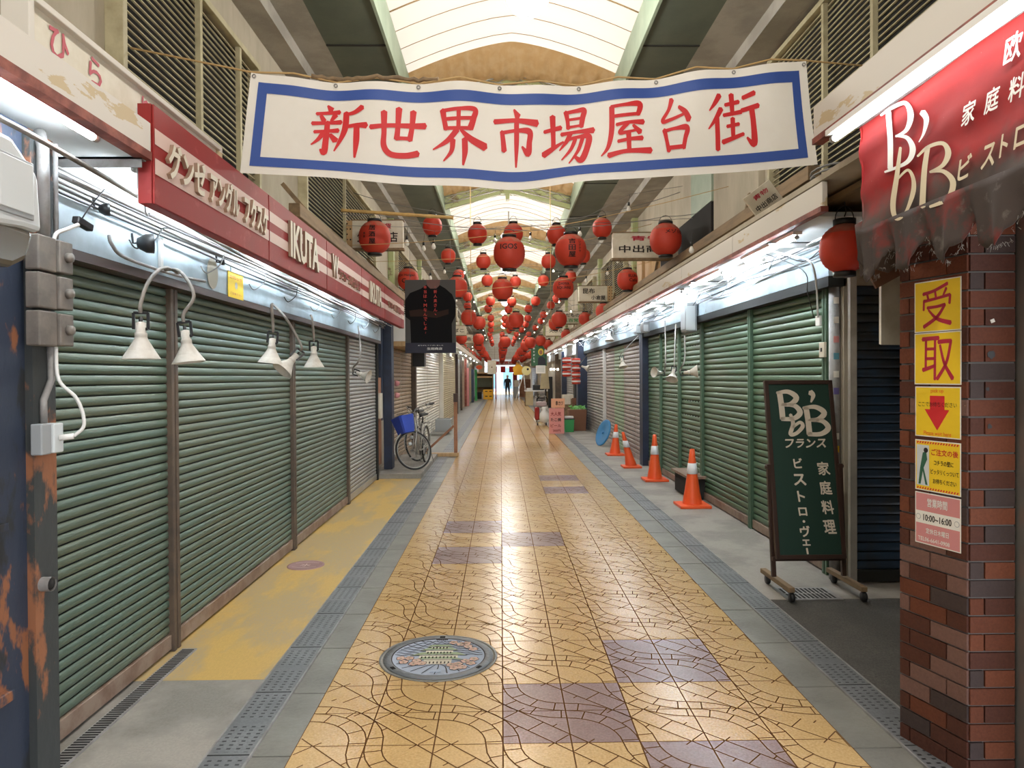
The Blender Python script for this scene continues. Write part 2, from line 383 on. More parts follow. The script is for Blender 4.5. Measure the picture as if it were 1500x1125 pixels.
# ---------------------------------------------------------------- paved street
fl = MB()
PUR = set()
def cell_of(X, Y): return (round(X / .3), round((Y - 3.08) / .3))
purples = [(2, 2), (0, 0), (2, -2), (-2, 10), (-2, 14), (0, 12), (2, 22), (2, 26)]
for (i, j) in purples:
    for a in (0, 1):
        for b in (0, 1): PUR.add((i + a, j + b))
XL, XR = -3, 5
y0 = 3.08 - .3 * 16; nrow = int((YEND + 10 - y0) / .3)
for j in range(nrow):
    for i in range(XL, XR):
        jj = j - 16
        p = (i, jj) in PUR
        x, y = i * .3, y0 + j * .3
        fl.quad((x, y, 0), (x + .3, y, 0), (x + .3, y + .3, 0), (x, y + .3, 0), 1 if p else 0)
for i in range(XL, XR + 1): fl.strip([(i * .3, y0), (i * .3, 16)], .0065, .0008, 2); fl.strip([(i * .3, 16), (i * .3, 30)], .014, .002, 2); fl.strip([(i * .3, 30), (i * .3, YEND + 10)], .02, .003, 2)
for j in range(nrow + 1): fl.strip([(XL * .3, y0 + j * .3), (XR * .3, y0 + j * .3)], .0045 if y0 + j * .3 < 16 else .009, .0007 if y0 + j * .3 < 16 else .002, 2)
# pressed fan-and-diamond pattern, one repeat every two tiles
def clipx(P):
    out = []
    for x, y in P:
        if XL * .3 <= x <= XR * .3: out.append((x, y))
    return out
def pattern(ox, oy):
    def put(P):
        Q = clipx([(ox + x * .6, oy + y * .6) for x, y in P])
        if len(Q) > 1: fl.strip(Q, .0062, .001, 2)
    wv = .125
    for d in (-wv, 0, wv):
        r1, r2 = .5 + d, .5 - d
        put([(.5 - r1 * math.cos(t), 1 - r1 * math.sin(t)) for t in [k * PI / 2 / 8 for k in range(9)]])
        put([(.5 + r2 * math.sin(t), r2 * math.cos(t)) for t in [k * PI / 2 / 8 for k in range(9)]])
    for k, t in enumerate((.12, .36, .62, .88)):
        a = t * PI / 2
        for s0, s1, off in ((-wv, 0, 0), (0, wv, .12)):
            aa = a + off
            if aa < PI / 2:
                put([(.5 - (.5 + d) * math.cos(aa), 1 - (.5 + d) * math.sin(aa)) for d in (s0, s1)])
                put([(.5 + (.5 - d) * math.sin(aa), (.5 - d) * math.cos(aa)) for d in (s0, s1)])
    q2 = math.sqrt(.5); hs = .088
    def dg(cx, cy, a, b): return (cx + (a - b) * q2 * -1 * -1, cy + (-a - b) * q2)      # a runs toward lower right, b across
    for cx, cy in ((.5, 0), (0, .5)):
        D = [dg(cx, cy, a, b) for a, b in ((-hs, -hs * .8), (-hs * .8, -hs), (hs * .8, -hs), (hs, -hs * .8), (hs, hs * .8), (hs * .8, hs), (-hs * .8, hs), (-hs, hs * .8))]
        put(D + [D[0]])
        for b in (-hs, hs): put([dg(cx, cy, hs * .8, b), dg(cx, cy, .707 - hs * .8, b)])
        put([dg(cx, cy, -hs, hs), dg(cx, cy, -hs, hs + .07)]); put([dg(cx, cy, hs, -hs), dg(cx, cy, hs, -hs - .07)])
        put([dg(cx, cy, .354, -hs), dg(cx, cy, .354, hs)])
        put([dg(cx, cy, .26, hs), dg(cx, cy, .26, hs + .05)]); put([dg(cx, cy, .45, -hs), dg(cx, cy, .45, -hs - .05)])
for a in range(-2, 3):
    for b in range(-6, 24): pattern(a * .6, 3.08 + b * .6)
struct(fl.build('floor', [m_tile, m_tile2, m_groove], loc=(0, 0, 0)))

# kerb stones (joined lines), drain covers and side floors
def kerb(x0, x1, z, label=None):
    k = MB(); y = -3.0; 
    while y < YEND: k.bx(x0, x1, y + .004, min(y + .6, YEND) - .004, -.05, z); y += .6
    return struct(k.build('kerb', [m_kerb]))
kerb(-1.065, -.9003, .0012); kerb(1.5003, 1.715, .0012)
for a, b in ((-1.25, -1.07), (1.72, 1.89)):
    g = MB(); g.bx(a, b, -3, YEND, -.05, .008); g.bx(a - .008, a, -3, YEND, -.05, .012, 1); g.bx(b, b + .008, -3, YEND, -.05, .012, 1)
    for k in range(115): g.bx(a, b, -3 + k * .6, -3 + k * .6 + .006, .008, .0095, 2)
    struct(g.build('drain_channel', [m_grate, m_steeld, m_gap], loc=((a + b) / 2, 0, 0)))
struct(MB().bx(-2.6, -1.258, 3.77, 11.2, -.1, .004).build('yellow_apron', [m_apron]))
struct(MB().bx(-2.6, -1.258, -3, 3.77, -.1, .003).build('concrete_apron', [m_conc]))
st = MB(); st.bx(-2.6, -1.262, 11.2, 14.1, -.1, .085); struct(st.build('raised_step', [m_conc], bev=.01))
struct(MB().bx(-2.6, -1.262, 14.1, YEND, -.1, .006).build('concrete_apron', [m_kerb]))
struct(MB().bx(-2.4, -1.5, 19.3, 21.0, 0, .07).build('grey_step_slab', [m_kerb], bev=.01))
struct(MB().bx(1.898, 3.4, 5.0, YEND, -.1, .006).build('concrete_apron', [m_conc]))
struct(MB().bx(1.898, 6.0, -3, 5.0, -.1, .003).build('asphalt_lane', [m_asph]))
struct(MB().bx(-30, 30, YEND, 120, -.12, -.002).build('outer_ground', [m_conc]))
struct(MB().bx(-30, 30, -40, -3, -.12, -.02).build('outer_ground', [m_conc]))
gr = MB(); gr.bx(2.02, 2.42, 4.98, 5.26, .004, .012)
for i in range(11):
    for j in range(2): gr.bx(2.055 + i * .031, 2.072 + i * .031, 5.0 + j * .125, 5.11 + j * .125, .012, .0128, 1)
tag(gr.build('drain_grille', [m_steeld, m_black]), 'slotted square iron drain grille in the concrete under the chalkboard', 'drain')
rr = MB(); rr.bx(-1.885, -1.80, 2.9, 4.2, .002, .012)
for k in range(60): rr.bx(-1.877, -1.808, 2.9 + k * .0215, 2.911 + k * .0215, .012, .0135, 1)
tag(rr.build('floor_grating', [m_steeld, m_black]), 'long narrow ribbed metal grating at the foot of the nearest left shutter', 'grating')

# ---------------------------------------------------------------- walls
struct(MB().bx(-2.25, -2.03, -8, YEND, 0, 2.72).build('wall_left', [m_wallc], loc=(-2.03, 0, 0)))
struct(MB().bx(-2.7, -2.3, -8, YEND, 2.6, 5.6).build('wall_left', [m_wallc], loc=(-2.3, 0, 2.6)))
struct(MB().bx(2.70, 2.9, 5.45, YEND, 0, 2.9).build('wall_right', [m_wallc], loc=(2.7, 0, 0)))
struct(MB().bx(2.85, 3.3, -8, YEND, 2.8, 5.6).build('wall_right', [m_wallc], loc=(2.85, 0, 2.8)))
# eaves: concrete gutter beam, dark green soffit, light green edge on each side
for sx, a, b, c, nm in ((-1, -2.3, -1.76, -1.15, 'left'), (1, 2.85, 2.07, 1.48, 'right')):
    m = MB(); m.bx(a, b, -8, YEND, 5.0, 5.5, 0); m.bx(a - sx * .0, (a * .55 + b * .45), -8, YEND, 4.86, 5.02, 0); struct(m.build('trim_1' if sx < 0 else 'trim_4', [m_gutter]))
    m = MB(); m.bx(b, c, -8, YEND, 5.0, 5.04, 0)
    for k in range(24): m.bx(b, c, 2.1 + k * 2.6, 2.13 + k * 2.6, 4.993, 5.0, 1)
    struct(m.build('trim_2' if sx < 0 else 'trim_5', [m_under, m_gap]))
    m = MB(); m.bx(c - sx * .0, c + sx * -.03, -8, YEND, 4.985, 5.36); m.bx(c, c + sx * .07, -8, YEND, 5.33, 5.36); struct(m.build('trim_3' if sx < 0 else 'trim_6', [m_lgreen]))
    struct(MB().bx(b, a, -8, YEND, 5.5, 5.9).build('trim_7' if sx < 0 else 'trim_8', [m_gutter]))

# ---------------------------------------------------------------- canopy roof
XC = .165; HW = 1.36
def canopy(y0, y1, step=.42):
    m = MB(); n = 24; rows = max(4, int((y1 - y0) / .07)); G = []
    for j in range(rows + 1):
        y = y0 + (y1 - y0) * j / rows; ph = ((y - y0) / step) % 1; sag = -.05 * math.sin(ph * PI)
        ring = []
        for i in range(n + 1):
            u = i / n * 2 - 1; z = 5.39 + .42 * (1 - abs(u) ** 1.45) + sag * (1 - u * u) ** .5 * -1
            ring.append((XC + u * HW, y, z))
        G.append(ring)
    vs = [p for r_ in G for p in r_]; fs = [(j * (n + 1) + i, j * (n + 1) + i + 1, (j + 1) * (n + 1) + i + 1, (j + 1) * (n + 1) + i) for j in range(rows) for i in range(n)]
    m.add(vs, fs, 0, True)
    k = 0; y = y0
    while y <= y1 + 1e-4:
        P = [(XC + u * HW, y, 5.375 + .42 * (1 - abs(u) ** 1.45)) for u in [q / 12 * 2 - 1 for q in range(13)]]
        m.tube(P, .008 if k % 4 == 3 else .004, 1, 4); y += step; k += 1
    return struct(m.build('ceiling', [m_memb, m_cord], loc=(XC, y0, 5.3)))
TR = [9.6 + 5.1 * k for k in range(11)]
ys = [-8.0, 0.0, 4.5] + TR + [YEND]
def zr(u): return 5.39 + .42 * (1 - abs(u) ** 1.45)
def gather(yc, wd, label):
    m = MB(); n = 90; rows = 16; vs = []
    for j in range(rows + 1):
        a = j / rows
        for i in range(n + 1):
            u = i / n * 2 - 1
            fold = (.030 * math.sin(u * 38 + a * 3.5) + .016 * math.sin(u * 79 - a * 2)) * math.sin(a * PI) + .012 * math.sin(a * 19) * a
            drop = -.30 * math.sin(a * PI * .62) ** 1.2 * (1 - .62 * abs(u))
            vs.append((XC + u * HW, yc + (a - .5) * wd, zr(u) - .012 + drop + fold))
    m.add(vs, [(j * (n + 1) + i, j * (n + 1) + i + 1, (j + 1) * (n + 1) + i + 1, (j + 1) * (n + 1) + i) for j in range(rows) for i in range(n)], 0, True)
    o = m.build('canopy_fold', [m_tan], loc=(XC, yc, 5.3)); return tag(o, label, 'canopy', 'gathered canopy cloth at the roof beams')
def truss(y, idx):
    t = thing('roof_beam', 'green painted gabled steel roof beam, %s from the camera' % ORD[idx], 'beam', (XC, y, 5.0), 'roof beams')
    m = MB()
    for sgn in (-1, 1):
        pts = [(XC + sgn * HW * .97, 5.05), (XC, 5.40), (XC, 5.76), (XC + sgn * HW * .97, 5.42)]
        m.prism([(p[0], p[1]) for p in pts] if sgn > 0 else [(p[0], p[1]) for p in pts][::-1], (0, y + .05, 0), (1, 0, 0), (0, 0, 1), .10)
    m.build('rafter', [m_ygreen], t)
    b = MB(); b.bx(XC - .12, XC + .12, y - .09, y + .09, 5.36, 5.5); b.bx(XC - .04, XC + .04, y - .1, y + .1, 5.25, 5.4)
    b.build('ridge_bracket', [m_ygreen], t)
    c = MB()
    for sgn in (-1, 1):
        P = [(XC + sgn * q * .34, y - .25, 5.46 - abs(q) * .085 - .03) for q in (0, 1, 2, 3, 3.9)]
        c.tube(P, .012, 0, 6); c.tube([(p[0], p[1], p[2] + .14) for p in P], .012, 0, 6)
        for q in range(4):
            c.tube([P[q], (P[q + 1][0], P[q + 1][1], P[q + 1][2] + .14)], .008, 0, 5); c.tube([(P[q][0], P[q][1], P[q][2] + .14), P[q + 1]], .008, 0, 5)
    c.build('light_lattice', [m_steel], t)
for k in range(len(ys) - 1):
    a, b = ys[k], ys[k + 1]
    canopy(a, b)
for k, y in enumerate(TR):
    truss(y, k + 1)
    gather(y - .42, .5, 'tan bunched canopy cloth in front of the %s roof beam' % ORD[k + 1])
for k, y in enumerate(TR[1:8]):
    for sx, x, nm in ((-1, -2.27, 'left'), (1, 2.82, 'right')):
        p = MB(); p.bx(x - .07, x + .07, y - .08, y + .08, 2.75, 5.0); p.bx(x - .02, x + .09 * -sx, y - .09, y + .09, 2.75, 5.0)
        tag(p.build('wall_pilaster', [m_ygreen], bev=.01), 'peeling green steel pilaster on the %s wall, %s from the camera' % (nm, ORD[k + 1]), 'pilaster', 'green wall pilasters')

# louvred vents
def louvre(sx, x, y0, y1, z0, z1, label, mull):
    t = thing('louvre_panel', label, 'louvre', (x, (y0 + y1) / 2, z0), 'louvred vents in the upper walls')
    d = -sx * .09
    m = MB(); m.bx(x, x - sx * .003, y0, y1, z0, z1); m.build('backing', [m_black], t)
    m = MB(); n = int((z1 - z0) / .05)
    for i in range(n):
        z = z0 + .02 + i * .05; m.bar((x - sx * .06, y0, z), (x - sx * .06, y1, z), .010, .012, 0, up=(sx * .35, 0, 1))
    m.build('slats', [m_slat], t)
    m = MB()
    for a, b, c, e in ((y0 - .05, y1 + .05, z1, z1 + .05), (y0 - .05, y1 + .05, z0 - .05, z0), (y0 - .05, y0, z0, z1), (y1, y1 + .05, z0, z1)): m.bx(x, x - sx * .11, a, b, c, e)
    m.build('frame', [m_slat], t, bev=.004)
    for q in mull: MB().bx(x - sx * .06, x - sx * .10, q, q + .04, z0, z1).build('mullion', [m_slat], t)
louvre(-1, -2.3, 4.25, 6.55, 2.9, 4.42, 'large rusty louvred vent on the upper left wall behind the banner end', [5.3, 6.1])
louvre(-1, -2.3, 8.2, 12.6, 2.9, 4.45, 'long louvred vent on the left wall behind the bamboo pole', [10.2])
louvre(-1, -2.3, 15.4, 18.9, 2.9, 4.4, 'louvred vent on the left wall past the first green pilaster', [17.1])
louvre(-1, -2.3, 20.6, 24.2, 2.9, 4.4, 'small looking louvred vent on the left wall past the second green pilaster', [22])
louvre(1, 2.85, 3.6, 7.2, 3.0, 4.75, 'large louvred vent on the upper right wall above the red awning', [5.2, 6.0])
louvre(1, 2.85, 15.8, 19.3, 3.0, 4.5, 'louvred vent on the right wall past the first green pilaster', [17.3])
louvre(1, 2.85, 21.0, 24.5, 3.0, 4.5, 'louvred vent on the right wall past the second green pilaster', [23])

# left lower fascia, soffits, boards
struct(MB().bx(-1.9, -1.52, 1.0, 11.15, 2.60, 2.64).build('soffit', [m_soffit]))
struct(MB().bx(-2.03, -1.9, 1.0, 11.15, 2.18, 2.64).build('trim_9', [m_soffit]))
m = MB(); m.bx(-1.9, -1.865, 2.9, 4.95, 2.17, 2.385); m.bx(-1.9, -1.862, 4.96, 8.2, 2.17, 2.38); m.bx(-1.9, -1.865, 8.21, 11.1, 2.17, 2.385)
tag(m.build('fascia_board', [m_fascia], bev=.004), 'pale blue-grey fascia board above the green shutters on the left', 'fascia board')
m = MB(); m.bx(-1.98, -1.86, 2.9, 11.1, 2.125, 2.17); tag(m.build('shutter_header', [m_frame]), 'dark brown header channel over the left row of shutters', 'shutter header')
struct(MB().bx(-2.35, -1.68, -3, 11.2, 2.66, 2.70).build('awning_roof_or_light_block', [m_wallc]))
struct(MB().bx(2.1, 2.9, 3.0, YEND, 2.87, 2.91).build('awning_roof_or_light_block', [m_wallc]))
struct(MB().bx(2.12, 2.72, 4.9, 58, 2.70, 2.73).build('soffit', [m_soffit]))
struct(MB().bx(2.56, 2.70, 5.4, 40, 2.36, 2.73).build('trim_10', [m_soffit]))
m = MB()
for a, b in ((5.42, 9.0), (9.02, 12.6), (12.62, 17), (17.02, 21.6)): m.bx(2.52, 2.56, a, b, 2.36, 2.62)
tag(m.build('fascia_board', [m_fascia], bev=.004), 'grey-blue fascia board above the green shutters on the right', 'fascia board')
m = MB(); m.bx(2.52, 2.66, 5.42, 21.6, 2.28, 2.36); tag(m.build('shutter_header', [m_gap]), 'dark header channel over the right row of shutters', 'shutter header')
# outer boards
t = thing('awning_edge_board', 'flaking white board over a rusty red strip at the top left foreground', 'board', (-1.5, 2, 2.55))
MB().bx(-1.54, -1.50, .8, 3.09, 2.575, 2.70).build('board', [m_whiteb], t); MB().bx(-1.55, -1.495, .8, 3.09, 2.54, 2.575).build('red_strip', [m_redstrip], t)
t = thing('awning_edge_board', 'cream board with a red lower edge running along the right awning', 'board', (2.1, 20, 2.66))
m = MB(); y = 4.6
while y < 58: m.bx(2.10, 2.135, y, min(y + 1.79, 58), 2.70, 2.86); y += 1.8
m.build('board', [m_whiteb], t, bev=.003); MB().bx(2.09, 2.14, 4.6, 58, 2.665, 2.70).build('red_strip', [m_redstrip], t)
t = thing('awning_edge_board', 'white board with a red lower edge directly above the red shop awning', 'board', (1.8, 3, 2.9))
MB().bx(1.8, 1.84, .6, 4.05, 2.95, 3.13).build('board', [m_whiteb], t); MB().bx(1.79, 1.85, .6, 4.05, 2.915, 2.95).build('red_strip', [m_redstrip], t)
struct(MB().bx(1.725, 2.85, .6, 3.38, 2.80, 2.82).build('awning_roof_or_light_block', [m_soffit]))  # unseen slab added to block the tube's light from the bricks and lane
struct(MB().bx(1.84, 2.85, .6, 4.05, 3.05, 3.09).build('awning_roof_or_light_block', [m_soffit]))
t = thing('awning_edge_board', 'white board along the far left awning beyond the hanging dark poster', 'board', (-1.5, 30, 2.6))
m = MB(); y = 12.6
while y < 58: m.bx(-1.54, -1.50, y, min(y + 1.79, 58), 2.62, 2.80); y += 1.8
m.build('board', [m_whiteb], t)
struct(MB().bx(-2.3, -1.54, 12.6, 58, 2.66, 2.70).build('soffit', [m_soffit]))
for sx, x, y0_, y1_, nm in ((-1, -1.78, 6.2, 50, 'left'), (1, 2.58, 5.8, 50, 'right')):
    tag(MB().bx(x - .05, x + .05, y0_, y1_, 3.0 if sx < 0 else 3.2, 3.12 if sx < 0 else 3.32).build('timber_rail', [m_wood], bev=.005), 'long brown timber rail above the awning on the %s side' % nm, 'timber rail')
    for k in range(9):
        y = (7.0 if sx < 0 else 7.4) + k * 4.4
        m = MB(); m.bar((x, y, 2.76), (x, y, 3.02 if sx < 0 else 3.22), .05, .05); m.bar((x, y, 3.1 if sx < 0 else 3.3), (sx * 2.12 + (.5 if sx > 0 else 0), y, 3.5), .05, .04)
        tag(m.build('timber_strut', [m_wood]), 'brown timber strut behind the %s timber rail, %s from the camera' % (nm, ORD[k + 1]), 'timber strut', 'struts behind the timber rails')
# green and orange boarding on the right upper wall
for (y0_, y1_, z0_, z1_, m_, l_) in ((7.6, 9.2, 3.4, 4.5, m_wallc, 'tall pale concrete panel on the right upper wall beside the louvre'), (9.3, 10.3, 3.9, 4.7, m_lgreen, 'pale green board high on the right wall near the diamond-hung sign'), (12.6, 13.6, 3.0, 3.9, m_woodl, 'orange-brown boards on the right wall behind the long white sign'), (13.9, 14.4, 3.4, 4.2, m_woodl, 'narrow orange-brown board beside the first right pilaster')):
    tag(MB().bx(2.78, 2.85, y0_, y1_, z0_, z1_).build('wall_board', [m_]), l_, 'board')
tag(MB().bx(2.79, 2.83, 9.35, 12.3, 3.35, 3.9).build('dark_opening', [m_black]), 'dark unglazed opening in the right upper wall above the timber rail', 'opening')
# bracket arms under the awnings
for k, y in enumerate((3.05, 5.2, 7.4, 9.6)):
    m = MB(); m.bx(-1.9, -1.52, y, y + .04, 2.535, 2.545); m.bx(-1.9, -1.52, y, y + .005, 2.50, 2.545)
    tag(m.build('bracket_arm', [m_steeld]), 'steel angle bracket under the left awning, %s from the camera' % ORD[k + 1], 'bracket', 'brackets under the left awning')
for k, y in enumerate((5.6, 7.9, 10.4, 13)):
    m = MB(); m.bx(2.13, 2.56, y, y + .04, 2.645, 2.655); m.bx(2.13, 2.56, y, y + .005, 2.61, 2.655)
    tag(m.build('bracket_arm', [m_steeld]), 'steel angle bracket under the right awning, %s from the camera' % ORD[k + 1], 'bracket', 'brackets under the right awning')

for k, (a, b, s_) in enumerate((((2.45, 4.3, 2.98), (2.5, 6.4, 3.06), .10), ((2.3, 4.4, 3.0), (2.75, 5.9, 3.12), .07), ((2.6, 4.6, 3.10), (2.35, 6.1, 3.0), .06))):
    m = MB(); m.bar(a, b, s_, .05); tag(m.build('timber_plank', [m_wood if k else m_frame], bev=.004), 'loose dark timber plank lying on the right awning by the banner end, %s one' % ('widest', 'middle', 'thinnest')[k], 'plank', 'planks on the right awning')
m = MB(); P = [(2.3 + .10 * math.cos(a * .5), 4.95 + .16 * math.sin(a * .5), 2.95 + a * .0025) for a in range(40)]; m.tube(P, .008, 0, 6); tag(m.build('coiled_cable', [m_cable]), 'coil of old grey cable lying on the right awning near the banner end', 'cable')
tag(MB().bx(2.62, 2.85, 4.2, 6.6, 2.93, 3.0).build('dark_cavity_box', [m_black]), 'black stand-in for a dark cavity at the foot of the big right louvred vent', 'cavity')  # black box added as the dark of a cavity below the vent
# ---------------------------------------------------------------- shutters
def slat_profile(n, p, d=.011):
    out = []
    for i in range(n):
        z = i * p
        out += [(0, z + .0), (d * .85, z + .10 * p), (d, z + .4 * p), (d * .8, z + .80 * p), (d * .2, z + .90 * p), (-.006, z + .91 * p), (-.006, z + .98 * p)]
    out.append((0, n * p)); return out
def shutter(face, pos, a, b, z1, pitch, m_, label, railm=None, z0=.02, slot=False, rows=None, railh=.09, group='rolling shutters', lock=False):
    """face: 'L' (left side, looks to +X), 'R' (looks to -X), 'F' (looks to the camera)"""
    n = int(round((z1 - z0 - railh) / pitch)); pr = slat_profile(n, pitch); base = z0 + railh
    mid = (a + b) / 2; loc = (pos, mid, 0) if face != 'F' else (mid, pos, 0)
    t = thing('rolling_shutter', label, 'shutter', loc, group)
    def V(d, s_, z):
        return (pos + d, s_, z) if face == 'L' else (pos - d, s_, z) if face == 'R' else (s_, pos - d, z)
    m = MB(); vs = [V(d, s_, base + z) for s_ in (a, b) for d, z in pr]; k = len(pr)
    fs = []; 
    for i in range(k - 1):
        f = (i, i + 1, k + i + 1, k + i); fs.append(f if face != 'L' else f[::-1])
    m.add(vs, fs, 0, True)
    for i in range(len(fs)):
        if i % 7 in (4, 5): m.m[i] = 1
    for i in range(len(fs)): m.s[i] = (i % 7 in (0, 1, 2, 3))
    if rows:
        for zr_ in rows:
            for j in range(7):
                s_ = a + (b - a) * (j + 1) / 8
                P = [V(.018, s_ - .03, zr_), V(.018, s_ + .03, zr_), V(.018, s_ + .03, zr_ + .012), V(.018, s_ - .03, zr_ + .012)]
                m.add(P, [(0, 1, 2, 3), (3, 2, 1, 0)], 1)
    m.build('curtain', [m_, m_gap], t)
    m = MB(); p0 = V(-.005, a, z0); p1 = V(.022, b, z0 + railh); m.bx(p0[0], p1[0], p0[1], p1[1], z0, z0 + railh * .96)
    m.build('bottom_rail', [railm or m_rail], t, bev=.004)
    if slot:
        m = MB(); p0 = V(.0, mid - .06, .95); p1 = V(.024, mid + .12, .99); m.bx(p0[0], p1[0], p0[1], p1[1], .955, .995)
        q = m.build('mail_slot', [m_redstrip], t, bev=.003)
    if lock:
        m = MB(); c = V(.02, mid - .15, .78); m.bx(c[0] - .012, c[0] + .012, c[1] - .02, c[1] + .02, .75, .81); m.build('lock_plate', [m_steel], t, bev=.003)
        m = MB(); c = V(.02, mid + .1, z0 + .045); m.lathe([(0, 0), (.02, 0), (.02, .02), (0, .025)], c, (1 if face == 'L' else -1, 0, 0), 12); m.build('floor_bolt', [m_steeld], t)
    return t
def post(face, x, y, z1, m_, label, wd=.085, dp=.05):
    m = MB(); s = 1 if face == 'L' else -1
    m.bx(x, x + s * dp, y - wd / 2, y - .008, 0.004, z1); m.bx(x, x + s * dp, y + .008, y + wd / 2, 0.004, z1); m.bx(x, x + s * dp * .6, y - .008, y + .008, 0.004, z1, 1)
    tag(m.build('shutter_post', [m_, m_gap], bev=.004), label, 'shutter post', 'posts between the shutters')
LX = -1.955
shutter('L', LX, 1.2, 4.17, 2.12, .0505, m_sh_g, 'nearest green rolling shutter on the left, with a rusty mail slot', slot=True, lock=True)
shutter('L', LX, 4.25, 6.59, 2.12, .0505, m_sh_g, 'second green rolling shutter on the left, behind the two leftmost lamps')
shutter('L', LX, 6.67, 8.95, 2.12, .0505, m_sh_g, 'third green rolling shutter on the left, next to the silver one')
shutter('L', LX, 9.03, 11.05, 2.12, .0505, m_sh_s, 'silver-grey rolling shutter on the left before the navy post', railm=m_sh_s)
post('L', LX - .01, 4.21, 2.13, m_post_b, 'brown double post between first and second left green shutters')
post('L', LX - .01, 6.63, 2.13, m_post_b, 'brown double post between second and third left green shutters')
post('L', LX - .01, 8.99, 2.13, m_post_b, 'brown double post between green and silver shutters on the left')
post('L', LX - .01, 11.1, 2.3, m_gap, 'black end post beside the silver shutter', .07)
SL = [(12.5, 13.9, m_sh_b, 'nearer brown shutter behind the parked bicycle', 2.35), (13.95, 15.5, m_sh_b, 'farther brown shutter behind the bicycle handlebars', 2.35), (15.7, 18.9, m_sh_w, 'white shutter on the left just past the brown ones', 2.45), (18.95, 22.5, m_sh_w, 'second white shutter on the left before the light post', 2.45),
      (23.6, 26.9, m_sh_y, 'nearer beige slatted shutter beyond the white ones', 2.4), (26.95, 30.5, m_sh_y, 'farther beige slatted shutter beyond the white ones', 2.4), (31, 34, m_sh_s, 'grey shutter on the far left before the dark post', 2.4), (34.4, 38, m_sh_b, 'tan shutter on the far left before the pink panel', 2.4), (39.5, 43, m_sh_p, 'pinkish shutter far down the left side', 2.4), (43.3, 47.5, m_sh_y, 'cream shutter far down the left side', 2.4), (52.5, 60, m_sh_s, 'last grey shutter on the left near the street end', 2.4)]
for a, b, m_, l_, z in SL: shutter('L', -1.96, a, b, z, .075, m_, l_, railm=m_, z0=.1 if a < 13.6 else .02)
for k, (y, m_, l_) in enumerate([(15.6, m_post_b, 'brown post between the brown and white shutters'), (22.9, m_sh_w, 'white post at the end of the white shutters'), (30.8, m_frame, 'dark post after the beige shutters on the left'), (34.2, m_post_b, 'dark post between grey and tan shutters far left'), (38.7, m_redstrip, 'dark red post far down the left side')]):
    post('L', -1.97, y, 2.6, m_, l_, .16, .12)
RX = 2.62
shutter('R', RX, 5.68, 7.30, 2.29, .068, m_sh_d, 'large green shutter on the right behind the chalkboard')
shutter('R', RX, 7.40, 9.08, 2.29, .068, m_sh_d, 'bright green shutter on the right behind the nearest cone')
shutter('R', RX, 9.18, 10.24, 2.29, .068, m_sh_d, 'right green shutter with rows of small vent slots', rows=[.6, .85, 1.05, 1.25, 1.6, 1.75, 2.0, 2.15])
shutter('R', RX, 10.34, 11.44, 2.29, .068, m_sh_d, 'narrow green shutter on the right behind the second cone', rows=[1.55, 1.3])
shutter('R', RX, 11.54, 12.5, 2.29, .068, m_sh_d, 'last narrow green shutter on the right before the dark post')
for y, l_ in ((5.63, 'green corner post of the nearest right shutter'), (7.35, 'green post right of the nearest traffic cone'), (9.13, 'green post behind the nearest traffic cone'), (10.29, 'green post behind the second traffic cone'), (11.49, 'green post between the last two narrow green shutters')):
    post('R', RX + .01, y, 2.3, m_post_g, l_, .08)
post('R', RX + .01, 12.68, 2.6, m_navy, 'dark corner post after the right green shutters', .28, .12)
SR = [(12.95, 13.7, m_sh_p, 'pinkish grey shutter right after the dark corner post'), (13.76, 14.95, m_sh_p, 'second pinkish grey shutter on the right'), (15.02, 16.25, m_sh_lg, 'pale green shutter between pinkish ones behind the far cones'), (16.32, 17.55, m_sh_p, 'pinkish grey shutter behind the blue disc'), (17.75, 18.85, m_sh_s, 'silver-grey shutter right after the white pole'), (18.9, 20.0, m_sh_s, 'second silver-grey shutter past the white pole'), (20.05, 21.4, m_sh_s, 'third silver-grey shutter before the navy pillar')]
for a, b, m_, l_ in SR: shutter('R', RX, a, b, 2.3, .08, m_, l_, railm=m_)
post('R', RX, 17.65, 2.35, m_white, 'thin white pole between right shutters above the blue disc', .09, .07)
post('R', RX + .02, 21.75, 2.7, m_navy, 'navy pillar beside the brown crate and hanging red lanterns', .5, .3)
for k, (a, b, m_, l_) in enumerate([(26, 28.5, m_sh_s, 'grey shutter on the right behind the hanging red paper lanterns'), (28.7, 31, m_sh_s, 'grey shutter on the right under three lit bulbs'), (42, 48, m_sh_p, 'shutter on the far right behind the wheelchair'), (52, 60, m_sh_s, 'last shutter on the right near the street end')]):
    shutter('R', 2.66, a, b, 2.3, .085, m_, l_, railm=m_)
post('R', 2.66, 28.6, 2.6, m_navy, 'dark blue post between the far right grey shutters', .25, .2)
post('R', 2.66, 31.4, 2.6, m_post_b, 'brown post after the far right grey shutters', .25, .25)
# lane behind the brick pillar
shutter('F', 5.38, 2.70, 4.3, 2.3, .07, m_sh_bl, 'dark blue shutter facing the camera in the lane behind the chalkboard', group='rolling shutters', railm=m_gap)
struct(MB().bx(2.64, 4.4, 5.42, 5.55, 0, 2.9).build('wall_lane', [m_wallc]))
struct(MB().bx(4.4, 4.5, 2.6, 5.5, 0, 2.9).build('wall_lane', [m_wallc]))
struct(MB().bx(2.05, 4.5, 2.6, 2.75, 0, 2.9).build('wall_lane', [m_wallc]))
struct(MB().bx(2.3, 4.5, 2.6, 5.5, 2.80, 2.84).build('lane_soffit', [m_wood]))
